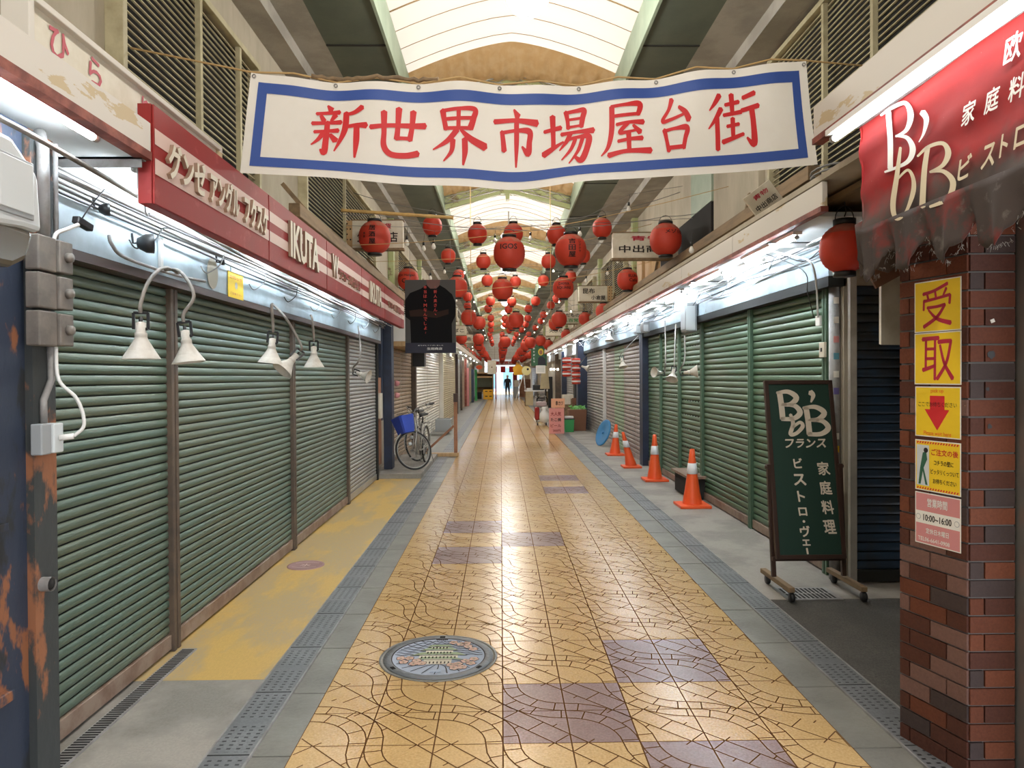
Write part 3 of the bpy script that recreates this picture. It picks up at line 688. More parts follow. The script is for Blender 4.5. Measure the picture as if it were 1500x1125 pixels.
# ---------------------------------------------------------------- brushed characters (x, y, width on a 100 grid)
KAN = {
'新': [[(28,97,3),(35,89,9)],[(10,80,5),(30,83,5),(50,85,7)],[(18,77,5),(24,67,7)],[(43,80,8),(36,68,4)],[(4,61,6),(30,64,5),(54,66,7)],[(9,45,5),(30,48,5),(50,50,7)],[(30,66,7),(30,30,8),(29,6,8),(22,12,3)],[(24,43,7),(16,30,5),(6,20,2)],[(36,42,5),(47,30,9)],
       [(90,94,8),(76,84,6),(58,80,4)],[(62,84,8),(61,50,8),(46,10,2)],[(62,57,5),(80,60,6),(99,60,9)],[(82,58,8),(83,30,8),(82,0,3)]],
'世': [[(1,57,7),(40,62,6),(99,64,9)],[(24,86,9),(26,50,7),(27,24,8),(40,10,8),(66,9,8),(88,14,9)],[(50,94,9),(50,60,7),(49,38,8)],[(76,90,9),(75,60,7),(72,37,8)],[(48,39,6),(60,40,5),(74,40,6)]],
'界': [[(18,92,9),(21,75,7),(25,58,7)],[(20,91,5),(48,94,5),(78,94,7),(76,78,8),(70,60,9)],[(24,76,5),(74,79,5)],[(27,60,5),(70,61,5)],[(48,93,6),(48,60,6)],[(46,58,8),(28,38,7),(2,22,2)],[(52,58,4),(72,42,9),(99,30,11)],[(38,40,8),(36,20,6),(22,2,2)],[(60,42,8),(61,20,8),(58,-4,3)]],
'市': [[(46,99,3),(55,86,11)],[(3,76,7),(50,80,6),(98,74,10)],[(52,82,8),(52,40,8),(51,-2,3)],[(20,60,7),(23,42,8),(25,26,9)],[(22,58,5),(50,62,5),(80,60,9),(80,40,9),(77,22,10),(64,34,3)]],
'場': [[(2,58,5),(36,65,7)],[(19,86,9),(20,50,7),(20,26,7)],[(0,16,9),(18,26,7),(40,38,3)],[(46,94,8),(49,78,6),(50,62,6)],[(47,92,5),(66,95,6),(82,95,8),(79,80,8),(76,64,7)],[(50,79,4),(77,81,4)],[(51,65,4),(76,67,4)],[(36,52,6),(66,55,5),(100,55,9)],[(55,54,7),(46,38,6),(32,22,2)],[(50,42,5),(70,45,5),(90,44,9),(86,22,9),(74,0,9),(60,10,3)],[(64,42,6),(54,22,5),(36,4,2)],[(78,42,6),(68,18,5),(50,-4,2)]],
'屋': [[(22,94,5),(50,96,5),(82,96,9),(77,76,7)],[(26,76,5),(78,78,5)],[(24,94,8),(22,50,8),(14,20,6),(0,4,2)],[(32,60,5),(60,63,5),(88,62,8)],[(56,62,6),(38,45,6),(60,46,4),(74,48,4)],[(66,57,4),(80,43,9)],[(34,29,5),(60,32,5),(84,32,7)],[(56,44,8),(56,24,7),(56,10,7)],[(14,4,8),(50,10,6),(100,8,9)]],
'台': [[(46,99,9),(36,80,6),(18,60,6),(40,62,5),(76,70,4)],[(62,84,5),(78,72,9),(86,58,11)],[(22,44,9),(26,24,7),(30,4,8)],[(24,42,5),(50,45,5),(80,44,9),(74,26,8),(68,8,8)],[(30,10,6),(70,11,6)]],
'街': [[(24,96,8),(14,82,6),(3,70,2)],[(26,72,8),(14,54,6),(0,38,2)],[(17,56,7),(17,30,7),(16,0,7)],[(34,78,5),(62,82,6)],[(48,96,8),(48,60,6)],[(30,60,5),(66,64,6)],[(36,40,5),(60,43,5)],[(48,54,7),(47,20,6)],[(26,13,7),(68,25,5)],[(70,88,6),(94,95,7)],[(66,66,6),(100,72,7)],[(86,70,8),(88,40,8),(87,6,9),(74,18,3)]],
'受': [[(4,80,10),(40,85,9),(84,98,10)],[(18,78,8),(22,66,8)],[(44,84,8),(47,68,8)],[(80,88,9),(70,72,6)],[(6,42,8),(7,62,8),(8,64,8)],[(8,63,9),(50,67,8),(92,72,9)],[(92,72,9),(90,52,9)],[(18,47,9),(50,48,8),(76,51,9)],[(76,51,9),(50,24,10),(6,3,11)],[(22,42,6),(50,20,10),(94,8,13)]],
'取': [[(2,95,12),(30,96,11),(56,96,12)],[(14,92,9),(13,30,9)],[(44,92,9),(43,2,10)],[(14,72,8),(44,72,8)],[(14,50,8),(44,50,8)],[(3,24,12),(22,28,10),(44,34,9)],[(54,87,12),(76,88,11),(96,88,11)],[(94,86,10),(80,40,10),(50,3,11)],[(60,80,8),(74,38,10),(100,4,13)]],
}
def corner_curve(T, B, Yl, Yr):
    """edges of the banner as world curves; returns f(u, v)"""
    def edge(P):
        W = []
        x0, x1 = P[0][0], P[-1][0]
        for x, y in P: t_ = (x - x0) / (x1 - x0); W.append(at(x, y, Yl + (Yr - Yl) * t_))
        return W
    T = crom([tuple(p) for p in edge(T)], 12); B = crom([tuple(p) for p in edge(B)], 12)
    def pick(C, u):
        X = C[0][0] + (C[-1][0] - C[0][0]) * max(0, min(1, u)); i = 0
        while i < len(C) - 2 and C[i + 1][0] < X: i += 1
        f_ = (X - C[i][0]) / (C[i + 1][0] - C[i][0])
        return Vector(C[i]).lerp(Vector(C[i + 1]), f_)
    def f(u, v, off=0):
        a = pick(T, u); b = pick(B, u); p = a.lerp(b, v)
        g = (u * 7.0) % 1                     # grommets every seventh
        p.y += .022 * math.cos(2 * PI * g) * (1 - v) ** 1.5 + .02 * math.sin(u * 13 + v * 2) + .012 * math.sin(u * 29 - v * 3) * (1 - v) + off
        return p
    return f
bf = corner_curve([(366, 104), (483, 118), (600, 121), (717, 124), (834, 124), (942, 115), (1062, 103), (1183, 87)], [(350, 252), (470, 260), (590, 271), (680, 272), (760, 277), (850, 266), (940, 262), (1075, 252), (1199, 240)], 4.45, 4.75)
t = thing('street_banner', 'long white vinyl banner with blue border and red Japanese brush characters across the street', 'banner', bf(.5, 1))
m = MB(); nu, nv = 112, 20
m.add([bf(i / nu, j / nv) for j in range(nv + 1) for i in range(nu + 1)], [(j * (nu + 1) + i, (j + 1) * (nu + 1) + i, (j + 1) * (nu + 1) + i + 1, j * (nu + 1) + i + 1) for j in range(nv) for i in range(nu)], 0, True)
m.build('cloth', [m_vinyl], t)
m = MB()
def ubar(u0, u1, v0, v1, n_, m__=1):
    m.add([bf(u0 + (u1 - u0) * i / n_, v0 + (v1 - v0) * j / m__, -.004) for j in range(m__ + 1) for i in range(n_ + 1)], [(j * (n_ + 1) + i, (j + 1) * (n_ + 1) + i, (j + 1) * (n_ + 1) + i + 1, j * (n_ + 1) + i + 1) for j in range(m__) for i in range(n_)], 0, True)
ubar(.014, .984, .085, .19, 112, 2); ubar(.014, .984, .83, .925, 112, 2); ubar(.014, .030, .19, .83, 2, 14); ubar(.968, .984, .19, .83, 2, 14)
m.build('blue_border', [m_blue], t)
us = [.154, .255, .360, .4575, .551, .652, .742, .850]; wd = [.098, .094, .092, .080, .090, .088, .070, .096]
for ch, uc, uw in zip('新世界市場屋台街', us, wd):
    m = MB()
    m.strokes(KAN[ch], 0, lambda x, y, uc=uc, uw=uw: bf(uc + (x - 50) / 100 * uw, .775 - (y / 100) * .545, -.006), ws=1.32, n=8)
    m.build('character', [m_red], t)
for k in range(8):
    p = bf(min(max(k / 7, .006), .994), .035, -.006); MB().lathe([(.007, 0), (.013, 0), (.013, .004), (.007, .004)], p, (0, -1, 0), 14).build('grommet', [m_steeld], t)
m = MB(); a0 = Vector((-2.2, 4.3, 3.58)); b0 = Vector((2.735, 4.9, 3.72))
pts = [a0] + [bf(u / 14, -.03 + .02 * (1 if u % 2 == 0 else -.6)) + Vector((0, .01, 0)) for u in range(15)] + [b0]
m.tube([tuple(p) for p in pts], .006, 0, 6)
tag(m.build('rope', [m_rope]), 'tan rope threaded along the top of the white banner', 'rope')
m = MB(); pp = []
for k in range(26):
    p = bf(.1 + .22 * k / 25, -.045); pp.append((p.x, p.y + .01, p.z + random.uniform(-.006, .012)))
m.tube(pp, .014, 0, 6); tag(m.build('frayed_rope', [m_wood]), 'thick frayed brown rope lying along the upper left edge of the banner', 'rope')

# ---------------------------------------------------------------- long red shop sign on the left
SX = -1.5; z0s, z1s = 2.36, 2.79
t = thing('shop_sign', 'long faded red shop sign with a white band and raised cream Japanese lettering, left side', 'sign', (SX, 7, z0s))
MB().bx(SX - .06, SX - .003, 3.10, 11.05, z0s, z1s).build('box', [m_redsign], t)
MB().bx(SX - .075, SX - .061, 3.12, 11.03, z0s + .01, z1s - .01).build('bounce_liner', [m_soffit], t)  # unseen pale liner added to keep red bounce light off the fascia
L5 = [3.10 + 1.53 * k for k in range(5)] + [10.75, 11.05]
for k in range(6):
    a, b = L5[k], L5[k + 1]; m = MB(); m.bx(SX - .003, SX + .006, a + .008, b - .008, z0s, z1s)
    p = m.build('panel', [m_redsign], t, bev=.003)
    m = MB(); X = SX + .0085
    def fq(ya, yb, za, zb, x=X, mi=0): m.add([(x, ya, za), (x, yb, za), (x, yb, zb), (x, ya, zb)], [(0, 1, 2, 3)], mi)
    h = z1s - z0s
    fq(a + .01, b - .01, z0s + h * .60, z0s + h * .76); fq(a + .01, b - .01, z0s + h * .30, z0s + h * .46)
    m.build('white_band', [m_pinkwht], t)
def raised(txt, yc, zc, w_, h_, dep=.018, bold=.03, mf=None, skew=0):
    vs, fs, (x0, x1, y0_, y1_) = text_geo(txt, -bold); m = MB()
    sx = w_ / (x1 - x0); sy = h_ / (y1_ - y0_)
    vs = [q[:2] for q in vs]
    def pt(x, y, d): 
        Yv = (y - (y0_ + y1_) / 2) * sy; return (SX + .009 + d, yc + (x - (x0 + x1) / 2) * sx + Yv * skew, zc + Yv)
    n = len(vs); m.add([pt(x, y, 0) for x, y in vs] + [pt(x, y, dep) for x, y in vs], [tuple(n + i for i in f) for f in fs])
    ed = {}
    for f in fs:
        for i in range(len(f)):
            e = (f[i], f[(i + 1) % len(f)]); ed[e] = 1
    sf = [(a, b, n + b, n + a) for (a, b) in ed if (b, a) not in ed]
    m.add([], [])
    base = len(m.v) - 2 * n
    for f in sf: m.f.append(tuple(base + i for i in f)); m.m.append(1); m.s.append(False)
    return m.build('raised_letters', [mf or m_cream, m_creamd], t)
for word, yc, w_ in (('グンゼ', 3.10 + .30, .40), ('アングル', 3.10 + .76, .40), ('フクスケ', 3.10 + 1.25, .42)): raised(word, yc, 2.585, w_, .17)
raised('IKUTA', 4.63 + .80, 2.585, .78, .26, bold=.035)
raised('W', 6.16 + .25, 2.60, .22, .20, bold=.03); raised('ワコール代理店', 6.16 + .90, 2.56, .95, .10, bold=.02, mf=m_redsign)
raised('IKUTA', 7.69 + .80, 2.585, .78, .24, bold=.035)
raised('ワコール代理店', 9.22 + .80, 2.58, 1.1, .10, bold=.02, mf=m_redsign)
# white boxed sign with red letters behind the foreground board
t = thing('box_sign', 'white framed sign box with partly worn red lettering, top left behind the white board', 'sign', (-1.6, 3.2, 2.75))
MB().bx(-1.66, -1.60, 2.45, 4.05, 2.745, 2.89).build('panel', [m_signw], t)
m = MB(); m.bx(-1.67, -1.575, 2.42, 4.08, 2.89, 2.915); m.bx(-1.67, -1.575, 2.42, 2.45, 2.745, 2.89); m.bx(-1.67, -1.575, 4.05, 4.08, 2.745, 2.89); m.build('frame', [m_whiteb], t, bev=.003)
m = MB(); zq = 2.815
for ch, y in (('ひ', 2.62), ('ら', 2.85), ('り', 3.25), ('い', 3.42)): m.text(ch, (-1.597, y, zq), Y3, Z3, h=.11, bold=.02)
m.build('lettering', [m_magenta], t)

# ---------------------------------------------------------------- foreground left pillar and its electrics
t = thing('steel_column', 'blue and rust flaking steel column at the left edge of the picture', 'column', (-1.95, 2.6, 0))
m = MB(); m.bx(-2.12, -1.83, 2.35, 2.90, 0, 2.58); m.build('web', [m_rust], t)
m = MB(); m.bx(-1.83, -1.80, 2.76, 2.90, 0, 2.56, 0); m.bx(-1.83, -1.80, 2.35, 2.44, 0, 2.56, 1); m.build('flange', [m_rust2, m_rust], t)
m = MB(); m.tube([(-1.80, 2.80, .80), (-1.76, 2.80, .80)], .028, 0, 14, cap=False); m.tube([(-1.80, 2.80, .80), (-1.762, 2.80, .80)], .02, 1, 12); m.build('pipe_stub', [m_steeld, m_black], t)
m = MB(); m.bx(-1.83, -1.80, 2.55, 2.64, .42, .46); m.bx(-1.83, -1.80, 2.57, 2.62, 1.05, 1.08); m.build('cleat', [m_rust], t, bev=.004)
for k, (za, zb) in enumerate(((2.02, 2.155), (1.875, 2.012), (1.73, 1.865))):
    t = thing('switch_box', 'dusty brown double switch box on the left column, %s of three' % ('topmost', 'middle', 'lowest')[k], 'switch box', (-1.79, 2.8, za), 'stacked switch boxes')
    MB().bx(-1.80, -1.745, 2.72, 2.83, za, zb).build('housing', [m_boxbr], t, bev=.006)
    MB().bx(-1.80, -1.735, 2.835, 2.92, za + .004, zb - .004).build('housing', [m_boxbr], t, bev=.005)
    MB().lathe([(0, 0), (.02, 0), (.018, .02), (0, .022)], (-1.735, 2.88, (za + zb) / 2), (1, 0, 0), 14).build('knob', [m_boxbr], t)
m = MB(); m.tube([(-1.775, 2.80, 2.16), (-1.775, 2.80, 2.50), (-1.80, 2.82, 2.57)], .022, 0, 12); m.tube([(-1.765, 2.86, 2.16), (-1.77, 2.87, 2.54)], .009, 0, 8)
tag(m.build('conduit', [m_steeld]), 'grey conduit rising from the stacked switch boxes on the left column', 'conduit')
m = MB(); m.tube([(-1.78, 2.84, 1.73), (-1.785, 2.85, 1.6), (-1.785, 2.80, 1.52), (-1.785, 2.80, 1.43)], .013, 0, 8)
tag(m.build('conduit', [m_steeld]), 'short grey conduit down to the white socket box on the left column', 'conduit')
t = thing('socket_box', 'grey and white plastic socket box with a white plug, left column', 'socket', (-1.78, 2.8, 1.3))
MB().bx(-1.80, -1.755, 2.74, 2.80, 1.31, 1.43).build('housing', [m_grey], t, bev=.005); MB().bx(-1.80, -1.745, 2.80, 2.86, 1.312, 1.428).build('socket', [m_lgrey], t, bev=.005)
m = MB(); m.tube([(-1.745, 2.83, 1.37), (-1.70, 2.85, 1.375)], .012, 0, 10); m.build('plug', [m_white], t)
m = MB(); m.tube(crom([(-1.70, 2.85, 1.375), (-1.67, 2.87, 1.42), (-1.69, 2.86, 1.52), (-1.75, 2.84, 1.60), (-1.765, 2.85, 1.73)], 6), .007, 0, 8)
tag(m.build('power_cable', [m_cablew]), 'white cable looping from the plug on the left column', 'cable')
# floodlight box
t = thing('wall_lamp_box', 'large pale grey plastic lamp box with a smoked cover, left edge near the top', 'lamp', (-1.6, 2.2, 2.0))
m = MB(); P = [(1.91, 2.05), (1.91, 2.33), (2.09, 2.385), (2.31, 2.38), (2.44, 2.29), (2.455, 2.10), (2.36, 2.10)]
m.prism([(p[0], p[1]) for p in P], (-1.56, 0, 0), (0, 1, 0), (0, 0, 1), -.2); 
m.build('housing', [m_lgrey], t, bev=.018)
MB().bx(-1.562, -1.552, 2.22, 2.40, 2.13, 2.32).build('window_frame', [m_grey], t, bev=.003); MB().bx(-1.556, -1.546, 2.23, 2.39, 2.145, 2.31).build('window', [m_lgrey], t, bev=.003)
m = MB(); m.prism([(2.01, 1.96), (1.94, 2.05), (2.09, 2.12), (2.44, 2.10), (2.40, 2.0), (2.33, 1.965)], (-1.575, 0, 0), (0, 1, 0), (0, 0, 1), -.17)
m.build('smoked_cover', [mat('smoked_plastic', (.10, .085, .06), .25)], t, bev=.02)
m = MB(); m.bx(-1.83, -1.74, 2.36, 2.45, 2.12, 2.28); m.build('wall_bracket', [m_grey], t)
# plug adapter hanging on a wire
t = thing('plug_adapter', 'small black plug adapter with a white cable, hanging beside the pale lamp box', 'adapter', (-1.73, 2.95, 2.2))
m = MB(); m.obx((-1.70, 2.93, 2.235), (.3, 1, -.35), (1, 0, 0), (0, .3, 1), .075, .03, .03); m.build('body', [m_dark], t, bev=.004)
m = MB(); m.tube(crom([(-1.70, 2.90, 2.225), (-1.72, 2.86, 2.20), (-1.75, 2.83, 2.17), (-1.76, 2.83, 2.10)], 5), .008, 0, 8); m.build('cable', [m_cablew], t)
m = MB(); m.tube([(-1.70, 2.92, 2.25), (-1.69, 2.95, 2.30), (-1.66, 3.02, 2.40)], .003, 0, 5); m.build('wire', [m_dark], t)
# fluorescent tubes
def tube_light(x, y0_, y1_, z, label, r=.014, mt=None):
    t = thing('fluorescent_tube', label, 'lamp', (x, (y0_ + y1_) / 2, z), 'fluorescent tubes under the awnings')
    MB().tube([(x, y0_, z), (x, y1_, z)], r, 0, 10).build('tube', [mt or m_tubem], t)
    MB().bx(x - .035, x + .035, y0_ - .03, y1_ + .03, z + .018, z + .045).build('batten', [m_white], t)
    MB().tube([(x, y0_ - .025, z), (x, y0_, z)], r * 1.15, 0, 10).build('end_cap', [m_steel], t); MB().tube([(x, y1_, z), (x, y1_ + .025, z)], r * 1.15, 0, 10).build('end_cap', [m_steel], t)
tube_light(-1.60, 1.62, 2.83, 2.555, 'lit fluorescent tube at the top left corner under the white board')
for k, (a, b) in enumerate(((3.25, 4.4), (4.9, 6.0), (6.8, 7.9), (8.9, 10.0))): tube_light(-1.64, a, b, 2.545, 'lit tube behind the long red sign, %s from the camera' % ORD[k + 1])
for k, y_ in enumerate((13.2, 16.5, 20, 24, 28.5, 33, 38, 43, 48)): tube_light(-1.64, y_, y_ + 1.1, 2.60, 'lit tube under the far left awning past the dark poster, %s along' % ORD[k + 1])
tube_light(1.625, 2.15, 3.42, 2.745, 'long lit fluorescent tube directly above the red shop awning', .016, m_tubes)
for k, (a, b) in enumerate(((5.3, 6.4), (7.1, 8.2), (8.7, 9.8), (10.3, 11.4), (12.2, 13.3), (14.2, 15.3), (17, 18.1), (20.2, 21.3), (24, 25.1), (28, 29.1), (32, 33.1), (36.5, 37.6), (42, 43.1), (47, 48.1))): tube_light(2.22, a, b, 2.63, 'lit tube at the street edge under the right awning, %s from the camera' % ORD[k + 1])
for k, (a, b) in enumerate(((6.5, 7.6), (9.2, 10.3), (12.8, 13.9))): tube_light(2.42, a, b, 2.66, 'lit tube nearer the wall under the right awning, %s from the camera' % ORD[k + 1])

# ---------------------------------------------------------------- clamp spot lamps
def spot(head, root, aim, d, label, bend=None, r=.0085, armm=None):
    """conical shade lamp; head = centre of the shade mouth, aim = direction the mouth faces, root = where the arm starts"""
    head = Vector(head); aim = Vector(aim).normalized(); back = head - aim * d * 1.08
    t = thing('clamp_spot_lamp', label, 'lamp', tuple(root), 'clamp spot lamps')
    m = MB(); ax = -aim
    m.lathe([(d * .5, 0), (d * .47, 0.004), (d * .17, d * .55), (d * .155, d * .62), (d * .165, d * .63), (d * .155, d * .66), (d * .165, d * .68), (d * .15, d * .72), (d * .13, d * .74), (d * .13, d * 1.0), (d * .03, d * 1.03), (0, d * 1.03)], head, ax, 24)
    m.lathe([(d * .485, .003), (d * .16, d * .54), (0, d * .56)], head, ax, 24)
    m.build('shade', [m_offw], t)
    side = aim.cross(Y3); side = side.normalized() if side.length > .2 else aim.cross(X3).normalized()
    m = MB(); a = head + ax * d * .82
    for sg in (-1, 1): m.bar(a + side * sg * d * .2, a + side * sg * d * .2 + ax * d * .45, .012, .004, up=Y3)
    m.bar(a + side * -d * .2 + ax * d * .45, a + side * d * .2 + ax * d * .45, .012, .004, up=Y3)
    m.bar(a + side * d * .14, a + side * d * .2, .012, .012, up=Y3)
    m.build('bracket', [m_dark], t)
    m = MB(); m.lathe([(d * .05, 0), (d * .05, d * .12), (0, d * .14)], head + ax * d * 1.03, ax, 10); m.build('switch', [m_dark], t)
    e = a + ax * d * .45; root = Vector(root)
    if bend is None: bend = [root.lerp(e, .5) + Vector((0, 0, .1))]
    m = MB(); P = crom([tuple(root)] + [tuple(b) for b in bend] + [tuple(e + Vector((0, 0, .04))), tuple(e)], 7); m.tube(P, r, 0, 8); m.build('gooseneck', [armm or m_boxbr], t)
    return t
def sp_px(px, py, Y, root_px, rootX, aim, d, label, bends=()):
    h = at(px, py, Y); rt = onx(root_px[0], root_px[1], rootX); return spot(h, rt, aim, d, label, [at(b[0], b[1], b[2]) for b in bends] or None)
sp_px(207, 526, 3.05, (262, 400), -1.86, (0, 0, -1), .155, 'white cone-shaded spot lamp pointing down, leftmost of the left row', [(240, 392, 3.45), (218, 412, 3.15)])
sp_px(277, 531, 3.35, (240, 395), -1.86, (.12, 0, -1), .15, 'white spot lamp on a curved arm, just right of the leftmost lamp', [(264, 398, 3.55), (284, 432, 3.4)])
cable_ = MB().tube(crom([tuple(onx(a, b, c)) for a, b, c in ((160, 345, -1.84), (164, 358, -1.83), (185, 378, -1.83), (255, 402, -1.84), (300, 412, -1.85))], 6), .009, 0, 8); tag(cable_.build('conduit', [m_steeld]), 'grey conduit slanting along the left fascia above the two leftmost lamps', 'conduit')
sp_px(396, 532, 4.35, (399, 447), -1.86, (-.1, 0, -1), .15, 'white spot lamp with upright neck beside the tilted lamp', [(398, 448, 4.5)])
sp_px(413, 543, 4.55, (399, 445), -1.86, (-.55, -.5, -.75), .145, 'white spot lamp tilted to show its open mouth on the left', [(418, 465, 4.8)])
sp_px(460, 538, 5.2, (455, 462), -1.86, (0, 0, -1), .15, 'white spot lamp before the silver shutter, fifth from the left', [(457, 466, 5.4)])
sp_px(540, 552, 6.9, (525, 478), -1.86, (.9, -.2, -.3), .13, 'white round-headed spot lamp in front of the silver shutter', [(528, 520, 7.0)])
sp_px(958, 545, 9.2, (974, 470), 2.50, (-1, -.5, .1), .14, 'spot lamp facing left on the right side, farther of the crossed pair', [(975, 520, 9.4)])
sp_px(984, 556, 8.6, (990, 475), 2.50, (-.3, -.5, -.9), .15, 'spot lamp pointing down at the crossed cables on the right side')
sp_px(1022, 544, 7.9, (1003, 492), 2.50, (1, -.3, .1), .15, 'spot lamp lying sideways, nearest of the right side lamps', [(1003, 525, 8.1)])
sp_px(913, 538, 11.8, (935, 492), 2.50, (.1, -.3, -.9), .16, 'spot lamp before the pinkish shutters on the right side', [(918, 510, 12)])
sp_px(862, 540, 19.2, (872, 515), 2.50, (.8, -.3, -.3), .2, 'small distant spot lamp by the silver shutters on the right side')
sp_px(893, 499, 15.0, (899, 490), 2.40, (0, -.2, -1), .2, 'white cone spot lamp high under the right awning near the grey boxes')
# black gooseneck-less reflectors on the left fascia
for k, (px, py, Y_) in enumerate(((211, 356, 3.72), (156, 306, 3.35), (330, 384, 4.9))):
    p = onx(px, py, -1.80); m = MB(); t = thing('black_spot_lamp', ['black dome spot lamp above the leftmost shutter', 'small black spot lamp near the hanging plug adapter', 'tiny black lamp socket left of the yellow notice'][k], 'lamp', p)
    sc = (.05, .03, .02)[k]
    MB().lathe([(0, 0), (sc * .5, .005), (sc * .95, sc * .9), (sc, sc * 1.6), (sc * .8, sc * 1.6), (0, sc * 1.1)], p + Vector((-.04, 0, 0)), (.8, .5, .05), 18).build('shade', [m_dark], t)
    MB().tube([p + Vector((-.04, 0, 0)), p + Vector((-.055, 0, .0)), p + Vector((-.06, 0, .05))], .006, 0, 6).build('stem', [m_dark], t)
t = thing('yellow_notice', 'small yellow paper notice with a red heading on the left fascia board', 'notice', (-1.855, 5, 2.2))
a, b = onx(334, 396, -1.858), onx(356, 396, -1.858); zt, zb = a.z, onx(334, 434, -1.858).z
m = MB(); m.bx(-1.861, -1.857, a.y, b.y, zb, zt); m.build('sheet', [m_yel], t)
m = MB(); m.text('お知らせ', (-1.855, (a.y + b.y) / 2, zt - .035), Y3, Z3, w=(b.y - a.y) * .8, h=.025, mi=0); m.disc((-1.855, (a.y + b.y) / 2, (zt + zb) / 2), Y3, Z3, .025, 1); m.text('ご注意下さい', (-1.855, (a.y + b.y) / 2, zb + .03), Y3, Z3, w=(b.y - a.y) * .8, h=.016, mi=0)
m.build('print', [m_magenta, m_signw], t)
# hanging hook and cables, left
m = MB(); p = onx(212, 250, -1.6)
m.tube(crom([(-1.6, p.y, 2.53), (-1.59, p.y, 2.49), (-1.61, p.y, 2.47), (-1.6, p.y, 2.43), (-1.6, p.y, 2.37), (-1.6, p.y + .02, 2.34), (-1.6, p.y + .04, 2.36)], 5), .004, 0, 6)
tag(m.build('hanging_hook', [m_steeld]), 'small S-shaped steel hook hanging left of the long red sign', 'hook')
def cable(pts, r, m_, label, grp=None): tag(MB().tube(crom([tuple(p) for p in pts], 6), r, 0, 6).build('power_cable', [m_]), label, 'cable', grp)
def run(x, z, y0_, y1_, n=9, j=.012): return [(x + random.uniform(-j, j), y0_ + (y1_ - y0_) * k / n, z + random.uniform(-j, j)) for k in range(n + 1)]
names = ['lowest thin cable', 'second cable up', 'third cable up', 'fourth cable up', 'topmost cable', 'sagging outer cable']
for k, (x, z) in enumerate(((-1.83, 2.375), (-1.84, 2.40), (-1.83, 2.42), (-1.80, 2.44), (-1.82, 2.465), (-1.72, 2.41))):
    cable(run(x, z, 2.9, 11.2, 12 - k), .006 if k != 3 else .011, [m_dark, m_cable, m_steeld, m_cable, m_cablew, m_steeld][k], '%s running along the left fascia board' % names[k], 'cables along the left fascia')
cable([(-1.60, 1.9, 2.42), (-1.66, 2.5, 2.47), (-1.70, 3.6, 2.45), (-1.74, 5.2, 2.42), (-1.76, 7.5, 2.40), (-1.78, 11, 2.40)], .011, m_boxbr, 'long brown pipe-like cable crossing diagonally over the pale lamp box')
for k, (x, z) in enumerate(((2.50, 2.55), (2.49, 2.60), (2.44, 2.63), (2.38, 2.60), (2.50, 2.50))):
    cable(run(x, z, 5.0, 21, 22 - k, .02), .006, [m_dark, m_cable, m_cablew, m_dark, m_cable][k], '%s running along the right fascia board' % names[k], 'cables along the right fascia')
for k in range(14):
    y = 5.4 + k * 1.15; P = [(2.5, y, 2.62), (2.42, y + .2, 2.50 + random.uniform(-.05, .05)), (2.32, y + .5, 2.6), (2.36, y + .8, 2.52), (2.5, y + 1.1, 2.62)]
    cable(P, .004, [m_dark, m_cablew, m_cable][k % 3], 'loose loop of cable under the right awning, %s from the camera' % ORD[k + 1], 'loose cable loops under the right awning')
for k in range(9):
    y = 3.6 + k * .85; P = [(-1.86, y, 2.30), (-1.83, y + .02, 2.26), (-1.80, y + .15, 2.33), (-1.83, y + .3, 2.42), (-1.86, y + .5, 2.45)]
    cable(P, .004, [m_dark, m_steeld, m_cable][k % 3], 'short cable loop on the left fascia, %s from the camera' % ORD[k + 1], 'loose cable loops on the left fascia')
cable([onx(1105, 362, 2.35), onx(1160, 375, 2.35), onx(1188, 385, 2.4), onx(1196, 420, 2.5), onx(1198, 465, 2.56)], .008, m_cablew, 'thick white cable dropping to the socket on the nearest right shutter')
cable([onx(1110, 368, 2.35), onx(1175, 395, 2.4), onx(1183, 430, 2.45), onx(1192, 465, 2.56)], .004, m_dark, 'thin dark cable dropping beside the thick white one')
m = MB(); p = onx(1200, 470, 2.58); m.bx(2.565, 2.60, p.y - .04, p.y + .04, p.z - .04, p.z + .04); tag(m.build('socket_outlet', [m_white], bev=.004), 'white socket outlet at the end of the thick white cable', 'socket')
m = MB(); m.bx(-1.86, -1.845, 3.9, 3.93, 2.19, 2.37, 0); tag(m.build('sticker_strip', [m_white]), 'narrow white sticker strip on the left fascia beside the black lamp', 'sticker')
m = MB(); m.disc((-1.855, 4.62, 2.28), (0, 1, 0), (0, 0, 1), .085, 0, 28, .10); tag(m.build('residue_patch', [mat('old_glue', (.45, .42, .33), .7)], solid=.002), 'oval patch of old glue on the left fascia board', 'patch')
# grey boxes on the right
def panel_box(px0, px1, py0, py1, X, label, d=.14):
    a = onx(px0, py0, X); b = onx(px1, py1, X); y0_, y1_ = sorted((a.y, b.y)); zt = at((px0 + px1) / 2, py0, (y0_ + y1_) / 2).z; zb = at((px0 + px1) / 2, py1, (y0_ + y1_) / 2).z
    t = thing('junction_box', label, 'box', (X, y0_, zb)); yc = (y0_ + y1_) / 2
    MB().bx(X, X + d, yc - .13, yc + .13, zb + .03, zt).build('housing', [m_grey], t, bev=.015)
    MB().bx(X - .012, X, yc - .11, yc + .11, zb + .06, zt - .03).build('door', [m_grey], t, bev=.005)
    MB().bx(X - .006, X + d - .03, yc - .14, yc - .131, zb + .05, zt - .05).build('hinge_plate', [m_lgrey], t)
panel_box(990, 1014, 444, 490, 2.36, 'larger grey electrical box on the right fascia above the crossed spot lamps')
panel_box(926, 936, 474, 492, 2.40, 'grey electrical box above the dark corner post, farther one', .1)
panel_box(936, 946, 472, 490, 2.38, 'grey electrical box above the dark corner post, nearer one', .1)
